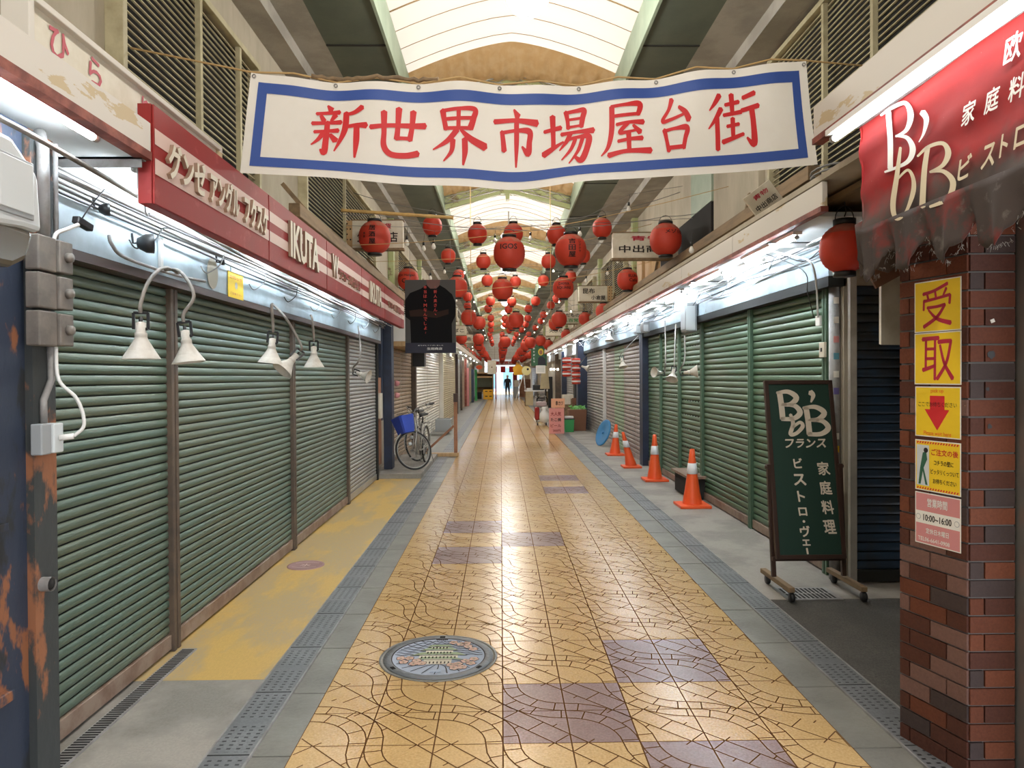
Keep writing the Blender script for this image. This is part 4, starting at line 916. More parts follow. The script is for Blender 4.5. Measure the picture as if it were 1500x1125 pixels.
m = MB(); m.bx(2.40, 2.64, 9.05, 9.12, .02, .30); m.bx(2.38, 2.64, 9.0, 9.9, .28, .31, 1); m.bx(2.42, 2.60, 9.12, 9.85, .02, .28)
tag(m.build('low_box', [m_black, m_rail]), 'low black box with a grey top against the shutter behind the nearest cone', 'box')

# ---------------------------------------------------------------- perpendicular signs
def side_sign(x0, x1, y, z0, z1, label, lines, holes=None, depth=.12, mats_=None, grp='signs standing out from the upper walls'):
    t = thing('projecting_sign', label, 'sign', ((x0 + x1) / 2, y, z0), grp)
    MB().bx(x0, x1, y, y + depth, z0, z1).build('panel', [m_signw], t, bev=.006)
    for a, b, c, e in ((x0 - .012, x1 + .012, z1, z1 + .015), (x0 - .012, x1 + .012, z0 - .03, z0)): MB().bx(a, b, y - .005, y + depth + .005, c, e).build('frame_rail', [m_wood], t)
    m = MB(); w_ = x1 - x0; h_ = z1 - z0
    for (s_, cx, cz, ww, hh, mi) in lines: m.text(s_, (x0 + w_ * cx, y - .008, z0 + h_ * cz), X3, Z3, w=w_ * ww, h=h_ * hh, mi=mi, bold=.02)
    m.build('lettering', [m_ink, m_magenta, m_green], t)
    if holes:
        m = MB(); a = x0 - holes if holes > 0 else x1; b = a + abs(holes)
        m.bx(a, b, y + .0, y + depth, z0, z1, 0)
        for r_ in range(5):
            for q in range(2 + (r_ % 2)): m.disc((a + (b - a) * (q + .7) / 3.2, y - .002, z0 + h_ * (r_ + .6) / 5.2), X3, Z3, .012, 1, 10)
        m.build('perforated_plate', [m_woodl, m_black], t)
side_sign(-2.16, -1.42, 10.45, 3.50, 3.90, 'white projecting sign with red and black characters on the left, partly behind a lantern', [('洋品雑貨', .5, .80, .55, .2, 1), ('生田商店', .5, .40, .8, .38, 0)], .16)
side_sign(1.72, 2.72, 10.8, 3.40, 3.78, 'long white projecting sign on the right, partly behind a big lantern', [('青物', .52, .78, .5, .2, 1), ('中出商店', .5, .36, .82, .3, 0)])
side_sign(1.95, 2.66, 17.6, 3.46, 3.84, 'white projecting sign on the right with holes in its end plate, second along', [('昆布', .35, .68, .42, .35, 0), ('小倉屋', .68, .25, .5, .28, 0)], -.22)
side_sign(1.9, 2.75, 23.5, 3.35, 3.75, 'third projecting sign on the right with green and black characters', [('くだもの', .5, .7, .7, .3, 0), ('八百常', .5, .28, .6, .3, 2)])
side_sign(1.9, 2.7, 29.5, 3.3, 3.7, 'fourth projecting sign along the right wall', [('天ぷら', .5, .5, .7, .4, 0)])
side_sign(1.9, 2.7, 36.5, 3.3, 3.7, 'fifth projecting sign along the right wall', [('食料品', .5, .5, .7, .4, 0)])
side_sign(-2.1, -1.3, 21.5, 3.3, 3.7, 'second projecting sign on the left wall, below small lanterns', [('洋服', .5, .5, .7, .4, 0)])
side_sign(-2.1, -1.3, 27.0, 3.2, 3.55, 'third projecting sign on the left wall', [('たばこ', .5, .5, .8, .4, 0)])
side_sign(-2.1, -1.3, 33.5, 3.2, 3.6, 'fourth projecting sign on the left wall', [('化粧品', .5, .5, .8, .4, 0)])
# tilted small sign, right
t = thing('tilted_sign', 'small white sign hanging tilted on the right above the cream board', 'sign', (2.2, 6.3, 3.1))
c = at(1118, 292, 6.2); ux = Vector((.80, 0, .60)); uy = Vector((-.60, 0, .80))
MB().obx(c, ux, Y3, uy, .28, .03, .22).build('panel', [m_signw], t, bev=.003)
m = MB(); m.text('青物', c + Vector((0, -.018, 0)) + uy * .05, ux, uy, w=.15, h=.045, mi=1, bold=.02); m.text('中出商店', c + Vector((0, -.018, 0)) - uy * .04, ux, uy, w=.22, h=.055, bold=.02); m.build('lettering', [m_ink, m_magenta], t)
m = MB(); a = at(500, 308, 9.35); b = at(664, 319, 9.3)
P = [a.lerp(b, k / 30) for k in range(31)]; m.tube(P, .02, 0, 10, rr=[.022 if k % 6 else .026 for k in range(31)]); m.s = m.s
tag(m.build('bamboo_pole', [m_bamboo]), 'bamboo pole sticking out horizontally over the left projecting sign', 'pole')

# ---------------------------------------------------------------- hanging posters
t = thing('hanging_poster', 'large dark poster of a person in a black shirt with vertical red writing, hanging left', 'poster', (-1, 10.1, 1.95))
a = at(593, 410, 10.1); b = at(668, 517, 10.1)
MB().bx(a.x, b.x, 10.1, 10.106, b.z, a.z).build('sheet', [mat('poster_grey', (.075, .072, .07), .9, spec=.1)], t)
W_ = b.x - a.x; H_ = a.z - b.z
def pp_(u, v, d=0): return (a.x + u * W_, 10.097 - d, a.z - v * H_)
m = MB(); B_ = [(.12, 1), (.10, .55), (.0, .50), (.0, .28), (.10, .18), (.32, .12), (.42, .07), (.68, .07), (.80, .12), (.93, .2), (1, .32), (1, .48), (.92, .6), (.93, 1)]
m.add([pp_(*q) for q in B_], [tuple(range(len(B_)))], 0)
m.add([pp_(*q, .001) for q in [(.42, 0), (.70, 0), (.68, .08), (.62, .12), (.50, .12), (.44, .08)]], [tuple(range(6))], 1)
for Q in ([(.08, .42), (.30, .40), (.62, .44), (.86, .40), (.86, .47), (.62, .52), (.34, .5), (.10, .5)],): m.add([pp_(*q, .001) for q in Q], [tuple(range(len(Q)))], 2)
m.add([pp_(*q, .0015) for q in [(0, .86), (1, .86), (1, 1), (0, 1)]], [(0, 1, 2, 3)], 3)
m.build('picture', [mat('poster_shirt', (.008, .008, .009), .9, spec=.1), mat('poster_dim_skin', (.11, .04, .03), .5), mat('poster_arm', (.03, .018, .015), .9, spec=.1), mat('poster_foot', (.015, .015, .028), .8)], t)
m = MB()
for s_, u, v0 in (('「新人奥さん、', .60, .10), ('本当は、Mなんでしょ」', .40, .10)):
    for k, ch in enumerate(s_): m.text(ch, pp_(u, v0 + k * .062, .003), X3, Z3, h=H_ * (.045 if ch not in '、「」' else .02), bold=.01)
m.build('red_writing', [mat('poster_red', (.50, .03, .02), .5)], t)
m = MB(); m.text('生田商店', pp_(.58, .94, .003), X3, Z3, w=W_ * .3, h=.035, bold=.01); m.text('ありがとうございました', pp_(.5, .895, .003), X3, Z3, w=W_ * .5, h=.014); m.build('white_writing', [m_white], t)
m = MB()
for u in (.1, .9): m.tube([pp_(u, 0), (a.x + u * W_, 10.1, 3.9)], .003, 0, 4)
m.build('hanging_strings', [m_cable], t)
t = thing('hanging_poster', 'green poster of a dark-haired figure with a yellow scarf, hanging far right', 'poster', (1.8, 34, 2.2))
a = at(778, 506, 34); b = at(801, 536, 34); W_ = b.x - a.x; H_ = a.z - b.z
MB().bx(a.x, b.x, 34, 34.01, b.z, a.z).build('sheet', [mat('poster_green', (.02, .09, .035), .5)], t)
def pg(u, v, d=.01): return (a.x + u * W_, 34 - d, a.z - v * H_)
m = MB(); m.disc(pg(.62, .32), X3, Z3, .13, 0, 16, .17); m.disc(pg(.62, .34, .014), X3, Z3, .08, 1, 14, .11)
m.add([pg(*q) for q in [(.42, .95), (.45, .62), (.55, .54), (.72, .54), (.9, .66), (.95, .95)]], [tuple(range(6))], 2)
m.build('picture', [mat('poster_scarf', (.65, .5, .06), .6), mat('poster_face', (.3, .14, .08), .6), m_cloth], t)
m = MB()
for k, ch in enumerate('ありがとう'): m.text(ch, pg(.18, .15 + k * .16, .014), X3, Z3, h=.09, bold=.02)
m.build('white_writing', [m_white], t)
m = MB()
for u in (.1, .9): m.tube([pg(u, 0), (a.x + u * W_, 34, 4.0)], .006, 0, 4)
m.build('hanging_strings', [m_cable], t)
m = MB(); a = at(714, 528, 46); b = at(727, 548, 46); m.bx(a.x, b.x, 46, 46.03, b.z, a.z); m.disc(((a.x + b.x) / 2, 45.98, (a.z + b.z) / 2), X3, Z3, .05, 1, 12)
m.tube([(a.x + .1, 46, a.z), (a.x + .1, 46, 4)], .008, 1, 4); m.tube([(b.x - .1, 46, a.z), (b.x - .1, 46, 4)], .008, 1, 4)
tag(m.build('hanging_board', [m_signw, m_wood]), 'plain beige square board hanging above the wooden stall far left', 'board')
m = MB(); a = at(785, 535.5, 33.98); b = at(799, 547, 33.98); m.bx(a.x, b.x, 33.98, 33.99, b.z, a.z)
for k in range(4): m.bx(a.x + .05, b.x - .05, 33.973, 33.98, a.z - .07 - k * .07, a.z - .05 - k * .07, 1)
tag(m.build('paper_notice', [m_paper, m_grey]), 'white paper notice hanging just below the green poster', 'notice')
# ---------------------------------------------------------------- brick pillar with notices
PA = Vector((1.755, 3.09, 0)); PB = Vector((1.842, 2.77, 0)); U = (PB - PA).normalized(); NB = Vector((U.y, -U.x, 0))   # NB points to the street
if NB.x > 0: NB = -NB
t = thing('brick_pillar', 'brown brick pillar with yellow and pink notices at the right edge', 'pillar', (1.9, 2.9, 0))
m = MB(); core = [PA - NB * .006, PB - NB * .006 + Vector((.0, .006, 0)), Vector((2.03, 2.776, 0)), Vector((2.03, 3.085, 0))]
m.add([(p.x, p.y, z) for z in (0, 2.8) for p in core], [(3, 2, 1, 0), (4, 5, 6, 7), (0, 1, 5, 4), (1, 2, 6, 5), (2, 3, 7, 6), (3, 0, 4, 7)])
m.build('mortar_core', [m_mort], t)
m = MB(); ch = .0715; Ls = (PB - PA).length; k = 0; rnd = random.Random(3)
while k * ch < 2.72:
    z0, z1 = k * ch + .004, (k + 1) * ch - .004; c = (z0 + z1) / 2
    cuts = [0, .16, Ls] if k % 2 else [0, .055, .24, Ls]
    for a, b in zip(cuts, cuts[1:]):
        e = .004 if b < Ls else 0
        o = PA + U * ((a + b - e) / 2) - NB * .02; mi = rnd.choice([0, 0, 1, 1, 2, 2, 3, 4] if k > 12 else [0, 2, 3, 4, 2, 4])
        m.obx((o.x, o.y, c), U, NB, Z3, b - a - (.008 if b < Ls else .002), .05, z1 - z0, mi)
    cx = [1.845, 1.905, 2.03] if k % 2 else [1.845, 2.03]
    for a, b in zip(cx, cx[1:]):
        mi = rnd.choice([0, 2, 2, 3, 0, 1]); m.bx(a + .0035, b - .0035, 2.765, 2.80, z0, z1, mi)
    k += 1
m.build('bricks', BR, t)
m = MB(); rnd = random.Random(5)
for (px, py, s_) in ((1452, 520, 15), (1450, 625, 10), (1447, 570, 8)):
    c = at(px, py, 2.762); n_ = 12; m.add([(c.x + math.cos(2 * PI * q / n_) * s_ / 1000 * rnd.uniform(.6, 1.3), c.y, c.z + math.sin(2 * PI * q / n_) * s_ / 1000 * rnd.uniform(.7, 1.3)) for q in range(n_)], [tuple(range(n_))])
m.build('glue_spots', [m_dark], t)
m = MB(); c = at(1454, 470, 2.762); m.obx(c, (1, 0, .4), Y3, (-.4, 0, 1), .016, .002, .014); m.build('paper_scrap', [m_paper], t)
def bp_(px, py, off=.0065): return onp(px, py, PA + NB * off, NB)
def notice(label, x0, x1, yt, yb, mbase):
    a = bp_(x0, yt); b = bp_(x1, yt); zt = (a.z + bp_(x0, yt).z) / 2; zb = bp_(x0, yb).z
    a = Vector((a.x, a.y, 0)); W = (Vector((b.x, b.y, 0)) - a).length; H = zt - zb
    t = thing('paper_notice', label, 'notice', (a.x, a.y, zb), 'notices on the brick pillar')
    m = MB(); P = [a, a + U * W]
    def q(u, v, d=0): p = a + U * (u * W) + NB * d; return (p.x, p.y, zt - v * H)
    m.add([q(0, 0), q(0, 1), q(1, 1), q(1, 0), q(0, 0, .001), q(0, 1, .001), q(1, 1, .001), q(1, 0, .001)], [(4, 5, 6, 7), (3, 2, 1, 0), (0, 1, 5, 4), (1, 2, 6, 5), (2, 3, 7, 6), (3, 0, 4, 7)])
    m.build('sheet', [m_paper], t)
    m = MB(); m.add([q(.02, .02, .0014), q(.02, .98, .0014), q(.98, .98, .0014), q(.98, .02, .0014)], [(0, 1, 2, 3)]); m.build('printed_ground', [mbase], t)
    return t, q, W, H
def rect(m, q, u0, u1, v0, v1, mi, d=.0018): m.add([q(u0, v0, d), q(u0, v1, d), q(u1, v1, d), q(u1, v0, d)], [(0, 1, 2, 3)], mi)
def qt(m, s_, q, u, v, W, H, ww, hh, mi, bold=.01, d=.0022): m.text(s_, q(u, v, d), U, Z3, w=W * ww, h=H * hh, mi=mi, bold=bold)
for ch_, l_, yt, yb in (('受', 'top yellow notice with one large crimson character', 415, 488), ('取', 'second yellow notice from the top with one large crimson character', 489, 563)):
    t, q, W, H = notice(l_, 1340, 1408.5, yt, yb, m_yel); m = MB(); m.strokes(KAN[ch_], 0, lambda x, y, q=q: q(.5 + (x - 50) / 100 * .66, .5 - (y - 50) / 100 * .84, .002), ws=.85); m.build('character', [m_magenta], t)
t, q, W, H = notice('yellow notice with a red down arrow and small lettering', 1341, 1408, 566, 638, m_yel); m = MB()
for P in ([(.34, .18), (.34, .46), (.66, .46), (.66, .18)], [(.22, .45), (.50, .86), (.76, .45)]): m.add([q(*p, .002) for p in P], [tuple(range(len(P)))], 0)
qt(m, 'pick up', q, .5, .09, W, H, .28, .10, 1, 0); qt(m, 'ここでお待ちください', q, .5, .35, W, H, .84, .10, 2, 0, .0026); qt(m, 'Please wait here', q, .5, .92, W, H, .6, .08, 1, 0)
m.build('print', [m_red, m_orange, m_ink], t)
t, q, W, H = notice('yellow notice with hazard striped edges and a small photo of a figure', 1341, 1408, 643, 716, m_yel); m = MB()
for v in (.03, .93):
    for k in range(16): m.add([q(.04 + k * .058, v + .04, .002), q(.07 + k * .058, v + .04, .002), q(.09 + k * .058, v, .002), q(.06 + k * .058, v, .002)], [(0, 1, 2, 3)], 0)
rect(m, q, .04, .32, .10, .90, 1); m.add([q(.08, .88, .0024), q(.12, .55, .0024), q(.18, .25, .0024), q(.26, .22, .0024), q(.28, .38, .0024), q(.2, .55, .0024), q(.29, .88, .0024), q(.24, .88, .0024), q(.18, .62, .0024), q(.13, .88, .0024)], [(0, 1, 2, 3, 4, 5, 6, 7, 8, 9)], 2)
m.disc(q(.25, .2, .0026), U, Z3, W * .05, 3, 12)
qt(m, 'ご注文の後', q, .66, .22, W, H, .58, .13, 0, .02); qt(m, 'コチラの壁に', q, .64, .42, W, H, .42, .10, 3, .01); qt(m, 'ピッタリくっついて', q, .66, .60, W, H, .60, .10, 3, .01); qt(m, 'お待ちください', q, .66, .78, W, H, .50, .10, 3, .01)
m.build('print', [m_red, m_lgrey, mat('photo_green', (.03, .12, .07), .6), m_ink], t)
t, q, W, H = notice('pink notice with opening hours 10:00 to 16:00', 1341, 1408, 719, 793, m_pinkp); m = MB()
rect(m, q, .02, .98, .36, .60, 1); qt(m, '営業時間', q, .5, .18, W, H, .44, .17, 2, .02); qt(m, '10:00~16:00', q, .5, .48, W, H, .62, .13, 0, .025); qt(m, '定休日木曜日', q, .5, .73, W, H, .5, .11, 2, .02); qt(m, 'TEL06-6641-0908', q, .42, .90, W, H, .7, .08, 2, .015)
for u in (.08, .92): m.disc(q(u, .48, .0022), U, Z3, W * .055, 3, 14); m.disc(q(u, .48, .0026), U, Z3, W * .045, 1, 14)
m.build('print', [m_ink, m_paper, m_white, m_grey], t)
m = MB(); m.bx(2.036, 2.075, 2.70, 3.0, 0, 2.75); m.bx(2.075, 2.6, 2.80, 2.82, 0, 2.75, 1); tag(m.build('metal_door_frame', [m_steel, m_black], bev=.004), 'narrow vertical metal door frame at the far right edge beside the bricks', 'door frame')

# ---------------------------------------------------------------- red shop awning
AT = Vector((1.72, 0, 2.79)); AB = Vector((1.65, 0, 2.25)); AN = Vector((-.54, 0, .07)).normalized(); AU = Vector((.07, 0, .54)).normalized()
t = thing('shop_awning', 'sagging red cloth shop awning with white and cream lettering, top right', 'awning', (1.75, 2.2, 2.02))
m = MB(); ny, nz = 60, 16; vs = []
for j in range(nz + 1):
    v = j / nz
    for i in range(ny + 1):
        y = 3.38 - .16 * v + (0.9 - 3.3) * i / ny; p = AT.lerp(AB, v); wv = .010 * math.sin(i * .55 + v * 3) * v + .008 * math.sin(v * 17 + i * .2) * (1 - v * .3)
        vs.append((p.x + wv, y, p.z))
m.add(vs, [(j * (ny + 1) + i, (j + 1) * (ny + 1) + i, (j + 1) * (ny + 1) + i + 1, j * (ny + 1) + i + 1) for j in range(nz) for i in range(ny)], 0, True)
m.build('cloth', [m_awn], t)
m = MB(); m.tube([(1.685, 3.2, 2.25), (1.685, .82, 2.25)], .012, 0, 8); m.tube([(1.72, 3.38, 2.79), (1.72, .98, 2.79)], .012, 0, 8); m.tube([(1.69, 3.2, 2.25), (2.3, 3.25, 2.35)], .012, 0, 8); m.build('frame_tube', [m_steeld], t)
m = MB(); vs = []; ny = 150; nz = 8
def tip(y): 
    ph = ((3.24 - y) / .262) % 1; return 2.135 - .115 * abs(math.sin(PI * ph)) ** .8 + .008 * math.sin(y * 60) + .006 * math.sin(y * 143)
for j in range(nz + 1):
    v = j / nz
    for i in range(ny + 1):
        y = 3.24 - 2.4 * i / ny; zb = tip(y); z = 2.256 + (zb - 2.256) * v
        vs.append((1.632 + max(0, z - 2.25) * .13 + .02 * math.sin(y * 24) * v + .012 * math.sin(y * 51 + v * 2) * v, y + .008 * math.sin(y * 40) * v, z))
m.add(vs, [(j * (ny + 1) + i, (j + 1) * (ny + 1) + i, (j + 1) * (ny + 1) + i + 1, j * (ny + 1) + i + 1) for j in range(nz) for i in range(ny)], 0, True)
m.build('valance', [m_awng], t, solid=.004)
m = MB(); rnd = random.Random(9)
for i in range(420):
    y = rnd.uniform(.9, 3.22); z = tip(y) + .004; x = 1.645 + rnd.uniform(-.01, .01); m.tube([(x, y, z), (x + rnd.uniform(-.008, .008), y + rnd.uniform(-.012, .012), z - rnd.uniform(.004, .018))], .0005, 0, 3)
o = m.build('frayed_threads', [mat('grey_lint', (.4, .38, .34), .9)], t); o['kind'] = 'stuff'
m = MB(); vs = []
for i in range(9):
    x = 1.66 + .5 * i / 8; vs += [(x, 3.30 - .03 * math.sin(i), 2.30 + .3 * i / 8), (x, 3.25 + .03 * math.sin(i * 1.7), 2.05 + .04 * abs(math.sin(i * 1.6)) + .06 * i / 8)]
m.add(vs, [(2 * i, 2 * i + 1, 2 * i + 3, 2 * i + 2) for i in range(8)], 0, True); m.add([(1.72, 3.36, 2.79), (1.655, 3.22, 2.28), (2.3, 3.36, 2.79)], [(0, 1, 2)]); m.build('side_flap', [m_awn], t, solid=.004)
aw = lambda off: (lambda x, y: onp(x, y, AB + AN * off, AN))
m = MB()
m.strokes([[(1301, 163, 8), (1304, 205, 8), (1304, 247, 8)], [(1290, 169, 3), (1306, 158, 5), (1326, 151, 6), (1334, 168, 9), (1328, 190, 6), (1312, 200, 3)], [(1312, 199, 3), (1329, 202, 6), (1337, 219, 9), (1328, 238, 6), (1296, 252, 3)]], 0, aw(.016))
m.strokes([[(1351, 164, 10), (1357, 175, 8), (1353, 195, 4), (1346, 208, 1.5)]], 0, aw(.016))
m.build('large_letters', [m_awnl], t)
m = MB()
m.strokes([[(1319, 216, 4), (1314, 256, 7), (1308, 300, 8), (1313, 320, 6), (1326, 312, 4), (1337, 284, 7), (1338, 263, 6), (1330, 249, 4), (1316, 261, 3)]], 0, aw(.018))
m.strokes([[(1359, 216, 7), (1354, 250, 8), (1351, 303, 9)], [(1344, 229, 3), (1360, 215, 5), (1381, 210, 6), (1389, 224, 9), (1381, 242, 6), (1362, 252, 3)], [(1362, 252, 3), (1382, 251, 6), (1396, 267, 9), (1388, 291, 7), (1362, 303, 4)]], 0, aw(.018))
m.build('cream_letters', [m_awnc], t)
for ch_, px, py, hp in (('家', 1419, 165, 36), ('庭', 1453, 146, 37), ('料', 1489, 128, 38), ('理', 1526, 108, 40), ('欧', 1484, 69, 44), ('風', 1522, 45, 46)):
    c = aw(.016)(px, py); h = hp * c.y / 1040; m = MB(); m.text(ch_, c, -Y3, AU, h=h, w=h * .82, bold=.02); m.build('white_character', [m_awnl], t)
for ch_, px, py, hp in (('ビ', 1413, 245, 36), ('ス', 1448, 228, 36), ('ト', 1471, 212, 36), ('ロ', 1496, 199, 34), ('ヴ', 1530, 182, 36)):
    c = aw(.016)(px, py); h = hp * c.y / 1040; m = MB(); m.text(ch_, c, -Y3, AU, h=h, w=h * (.8 if ch_ != 'ト' else .45), bold=.025); m.build('cream_character', [m_awnc], t)
m = MB(); m.obx((2.78, 4.95, 2.06), (1, .3, 0), (0, 1, .2), Z3, .28, .03, .50); tag(m.build('hanging_board', [m_signw]), 'dim cream board hanging in the lane under the red awning', 'board')
m = MB(); m.obx((2.62, 4.8, 2.36), (1, .2, .5), (0, 1, 0), (-.5, 0, 1), .3, .02, .25); tag(m.build('brown_flap', [m_carton]), 'torn brown sheet hanging in the lane beside the cream board', 'sheet')
# corner pipes
t = thing('downpipe', 'grey downpipe covered in stickers at the corner of the lane', 'pipe', (2.52, 5.5, 0)); xp = onx(1224, 700, 2.6)
MB().tube([(2.60, 5.49, .004), (2.60, 5.49, 2.36)], .042, 0, 18).build('pipe', [m_steeld], t)
m = MB(); rnd = random.Random(2)
for k, (z, c_) in enumerate(((2.15, 0), (2.0, 0), (1.85, 1), (1.72, 2), (1.58, 0), (1.45, 3), (1.1, 0), (1.0, 4))):
    a0_ = -PI / 2 - .6; P = [(2.60 + .0435 * math.cos(a0_ + q * .2), 5.49 + .0435 * math.sin(a0_ + q * .2)) for q in range(6)]
    m.add([(x, y, zz) for zz in (z, z + .05) for x, y in P], [(q, q + 1, q + 7, q + 6) for q in range(5)], c_)
m.build('stickers', [m_paper, m_pinkp, mat('sticker_blue', (.1, .3, .4), .5), mat('sticker_purple', (.15, .12, .35), .5), m_yel], t)
m = MB(); m.bx(2.645, 2.695, 5.33, 5.37, 0, 2.8); tag(m.build('corner_post', [m_gutter]), 'dull grey square post between the downpipe and the dark blue shutter', 'post')
t = thing('switch_plate', 'beige switch plate on a board by the downpipe', 'switch', (2.5, 5.6, 1.7))
m = MB(); m.bx(2.555, 2.575, 5.57, 5.66, 1.74, 1.86); m.build('plate', [m_signw], t, bev=.003); m = MB(); m.bx(2.55, 2.556, 5.605, 5.625, 1.785, 1.815); m.build('toggle', [m_dark], t)

# ---------------------------------------------------------------- chalkboard on casters
t = thing('chalkboard_sign', 'tall green chalkboard with cream painted lettering in a dark wheeled frame', 'sign', (2.23, 5.15, 0))
TL = Vector((1.978, 5.27, 1.545)); TRr = Vector((2.458, 5.27, 1.545)); BL_ = Vector((1.985, 5.07, .29)); H_ = (TL - BL_).length; W_ = .48; cu = (TL - BL_).normalized(); cn = X3.cross(cu); cn = -cn if cn.y > 0 else cn
def cb(u, v, d=0): return BL_ + X3 * (u * W_) + cu * ((1 - v) * H_) + cn * d
MB().obx(cb(.5, .5), X3, cn, cu, W_ - .03, .012, H_ - .03).build('board', [m_chalk], t)
m = MB()
for a, b in (((0, 0), (1, 0)), ((0, 1), (1, 1)), ((0, 0), (0, 1)), ((1, 0), (1, 1))):
    p, q_ = cb(*a), cb(*b); d = (q_ - p).normalized(); m.bar(p - d * .012, q_ + d * .012, .03, .032, up=cn)
m.build('board_frame', [m_frame], t, bev=.003)
m = MB()
def cw(d): return lambda x, y: cb(x / 100, y / 100, d)
Bst = lambda ox, oy, sx, sy, wt: [[(ox, oy, wt), (ox + sx * .06, oy + sy * .5, wt), (ox + sx * .08, oy + sy, wt)], [(ox - sx * .16, oy + sy * .02, wt * .5), (ox + sx * .5, oy - sy * .02, wt * .8), (ox + sx * .95, oy + sy * .2, wt), (ox + sx * .6, oy + sy * .44, wt * .8), (ox + sx * .1, oy + sy * .46, wt * .6)], [(ox + sx * .1, oy + sy * .46, wt * .6), (ox + sx * .8, oy + sy * .50, wt * .8), (ox + sx * 1.1, oy + sy * .76, wt), (ox + sx * .7, oy + sy * .98, wt * .8), (ox + sx * .0, oy + sy * .99, wt * .7)]]
# characters are drawn square, so x is stretched by H/W on a 0..100 by 0..100 board
def asp(st, c=None): return st
m.strokes([[(p[0], p[1], p[2]) for p in s_] for s_ in []], 0, cw(.009))
def brd(st):
    """strokes in centimetres on the board (origin top left)"""
    m.strokes(st, 0, lambda x, y: cb(x / (W_ * 100), y / (H_ * 100), .009))
brd(Bst(9.5, 7.5, 13, 20, 4.2)); brd(Bst(28.5, 19, 14, 20, 4.2))
brd([[(16.5, 24, 2.5), (18, 31, 3.0), (15.5, 38.5, 3.0), (20, 38, 2.6), (25, 33, 3.0), (23, 30, 2.4), (17, 34, 2)]]); brd([[(32.5, 7.5, 4.5), (34.5, 10, 3.4), (32.5, 15, 1.2)]])
m.build('painted_letters', [m_chw], t)
for ch_, x in (('フ', 14), ('ラ', 22), ('ン', 30), ('ス', 38)): m = MB(); m.text(ch_, cb(x / 48, 45.5 / (H_ * 100), .009), X3, cu, h=.066, bold=.034, skew=.15); m.build('painted_character', [m_chw], t)
for k, (ch_, h_) in enumerate((('ビ', .075), ('ス', .085), ('ト', .08), ('ロ', .06), ('・', .02), ('ヴ', .08), ('ェ', .045), ('｜', .045))): m = MB(); m.text(ch_, cb((19.5 + k * .3) / 48, (60 + [0, 12, 24, 35, 42, 49, 57, 63][k]) / (H_ * 100), .009), X3, cu, h=h_, w=None if ch_ != '｜' else .014, bold=.034, skew=-.1); m.build('painted_character', [m_chw], t)
for k, ch_ in enumerate('家庭料理'): m = MB(); m.text(ch_, cb((38 + k * .4) / 48, (64 + k * 14) / (H_ * 100), .009), X3, cu, h=.10, w=.088, bold=.028, skew=-.12); m.build('painted_character', [m_chw], t)
m = MB()
for x, xb in ((1.955, 1.985), (2.482, 2.50)):
    m.bar((x, 5.16, .95), (xb, 5.14, .13), .032, .028, up=Y3)
m.bar((1.965, 5.12, .265), (2.50, 5.12, .265), .03, .03)
m.build('stand_post', [m_frame], t, bev=.003)
for x in (2.02, 2.53):
    m = MB(); m.bar((x - .01, 5.42, .10), (x, 4.90, .10), .045, .035); m.build('foot', [m_wood], t, bev=.004)
    for y in (4.93, 5.38):
        m = MB(); m.lathe([(0, -.014), (.032, -.014), (.036, -.008), (.036, .008), (.032, .014), (0, .014)], (x + .01, y, .042), X3, 16); m.bar((x + .01, y, .05), (x + .01, y, .09), .012, .03); m.build('caster', [m_dark], t)
m = MB()
for x in (1.95, 2.485): m.lathe([(0, -.02), (.014, -.02), (.014, .02), (0, .02)], (x, 5.16, .93), X3, 12)
m.build('pivot_bolt', [m_frame], t)

# ---------------------------------------------------------------- cones, disc
def cone(x, y, label, h=.70, lean=(0, 0), sc=1):
    t = thing('traffic_cone', label, 'traffic cone', (x, y, .006), 'traffic cones along the right shutters')
    def ln(m): m.v = [(v[0] + lean[0] * max(v[2] - .05, 0), v[1] + lean[1] * max(v[2] - .05, 0), v[2]) for v in m.v]
    m = MB(); z0 = .006
    r = lambda z: (.118 - (.118 - .027) * (z / .70)) * sc
    zs = [.035, .12, .2, .3, .398]
    m.lathe([(r(z) + .004 * math.sin(z * 60), z0 + z) for z in zs], (x, y, 0), n=28); m.lathe([(r(.53), z0 + .53), (r(.62), z0 + .62), (r(.70), z0 + .70), (r(.70) * .6, z0 + .702), (r(.7) * .55, z0 + .66)], (x, y, 0), n=28); m.lathe([(r(.398), z0 + .398), (r(.53), z0 + .53)], (x, y, 0), n=28)
    ln(m); m.v = [(a, b, z0 + (c - z0) * h / .7) for a, b, c in m.v]; m.build('cone_body', [m_orange], t)
    m = MB(); m.lathe([(r(.40), z0 + .40), (r(.40) + .0025, z0 + .401), (r(.53) + .0025, z0 + .529), (r(.53), z0 + .53)], (x, y, 0), n=28); ln(m); m.v = [(a, b, z0 + (c - z0) * h / .7) for a, b, c in m.v]; m.build('reflective_band', [m_refl], t)
    m = MB(); s_ = .188 * sc; m.bx(x - s_, x + s_, y - s_, y + s_, z0, z0 + .035); m.build('base', [m_orange], t, bev=.008)
cone(2.33, 8.62, 'nearest orange traffic cone with a white band on the right'); cone(2.34, 10.78, 'second traffic cone from the camera, upright beside the narrow green shutters', sc=.95)
cone(2.27, 12.35, 'leaning third traffic cone with its tip bent toward the street', h=.62, lean=(-.22, 0), sc=.85); cone(2.30, 14.3, 'farthest traffic cone, next to the blue disc', h=.62, lean=(.04, 0), sc=.95)
t = thing('plastic_disc', 'blue round plastic lid leaning on the right shutters past the cones', 'lid', (2.35, 16.2, .006))
ax = Vector((-.93, -.30, .35)).normalized(); m = MB(); m.lathe([(0, .006), (.14, .010), (.15, .016), (.27, .016), (.30, .022), (.315, .01), (.31, -.01), (0, -.01)], Vector((2.34, 16.2, .31)), ax, 40); m.build('disc', [m_bluep], t)
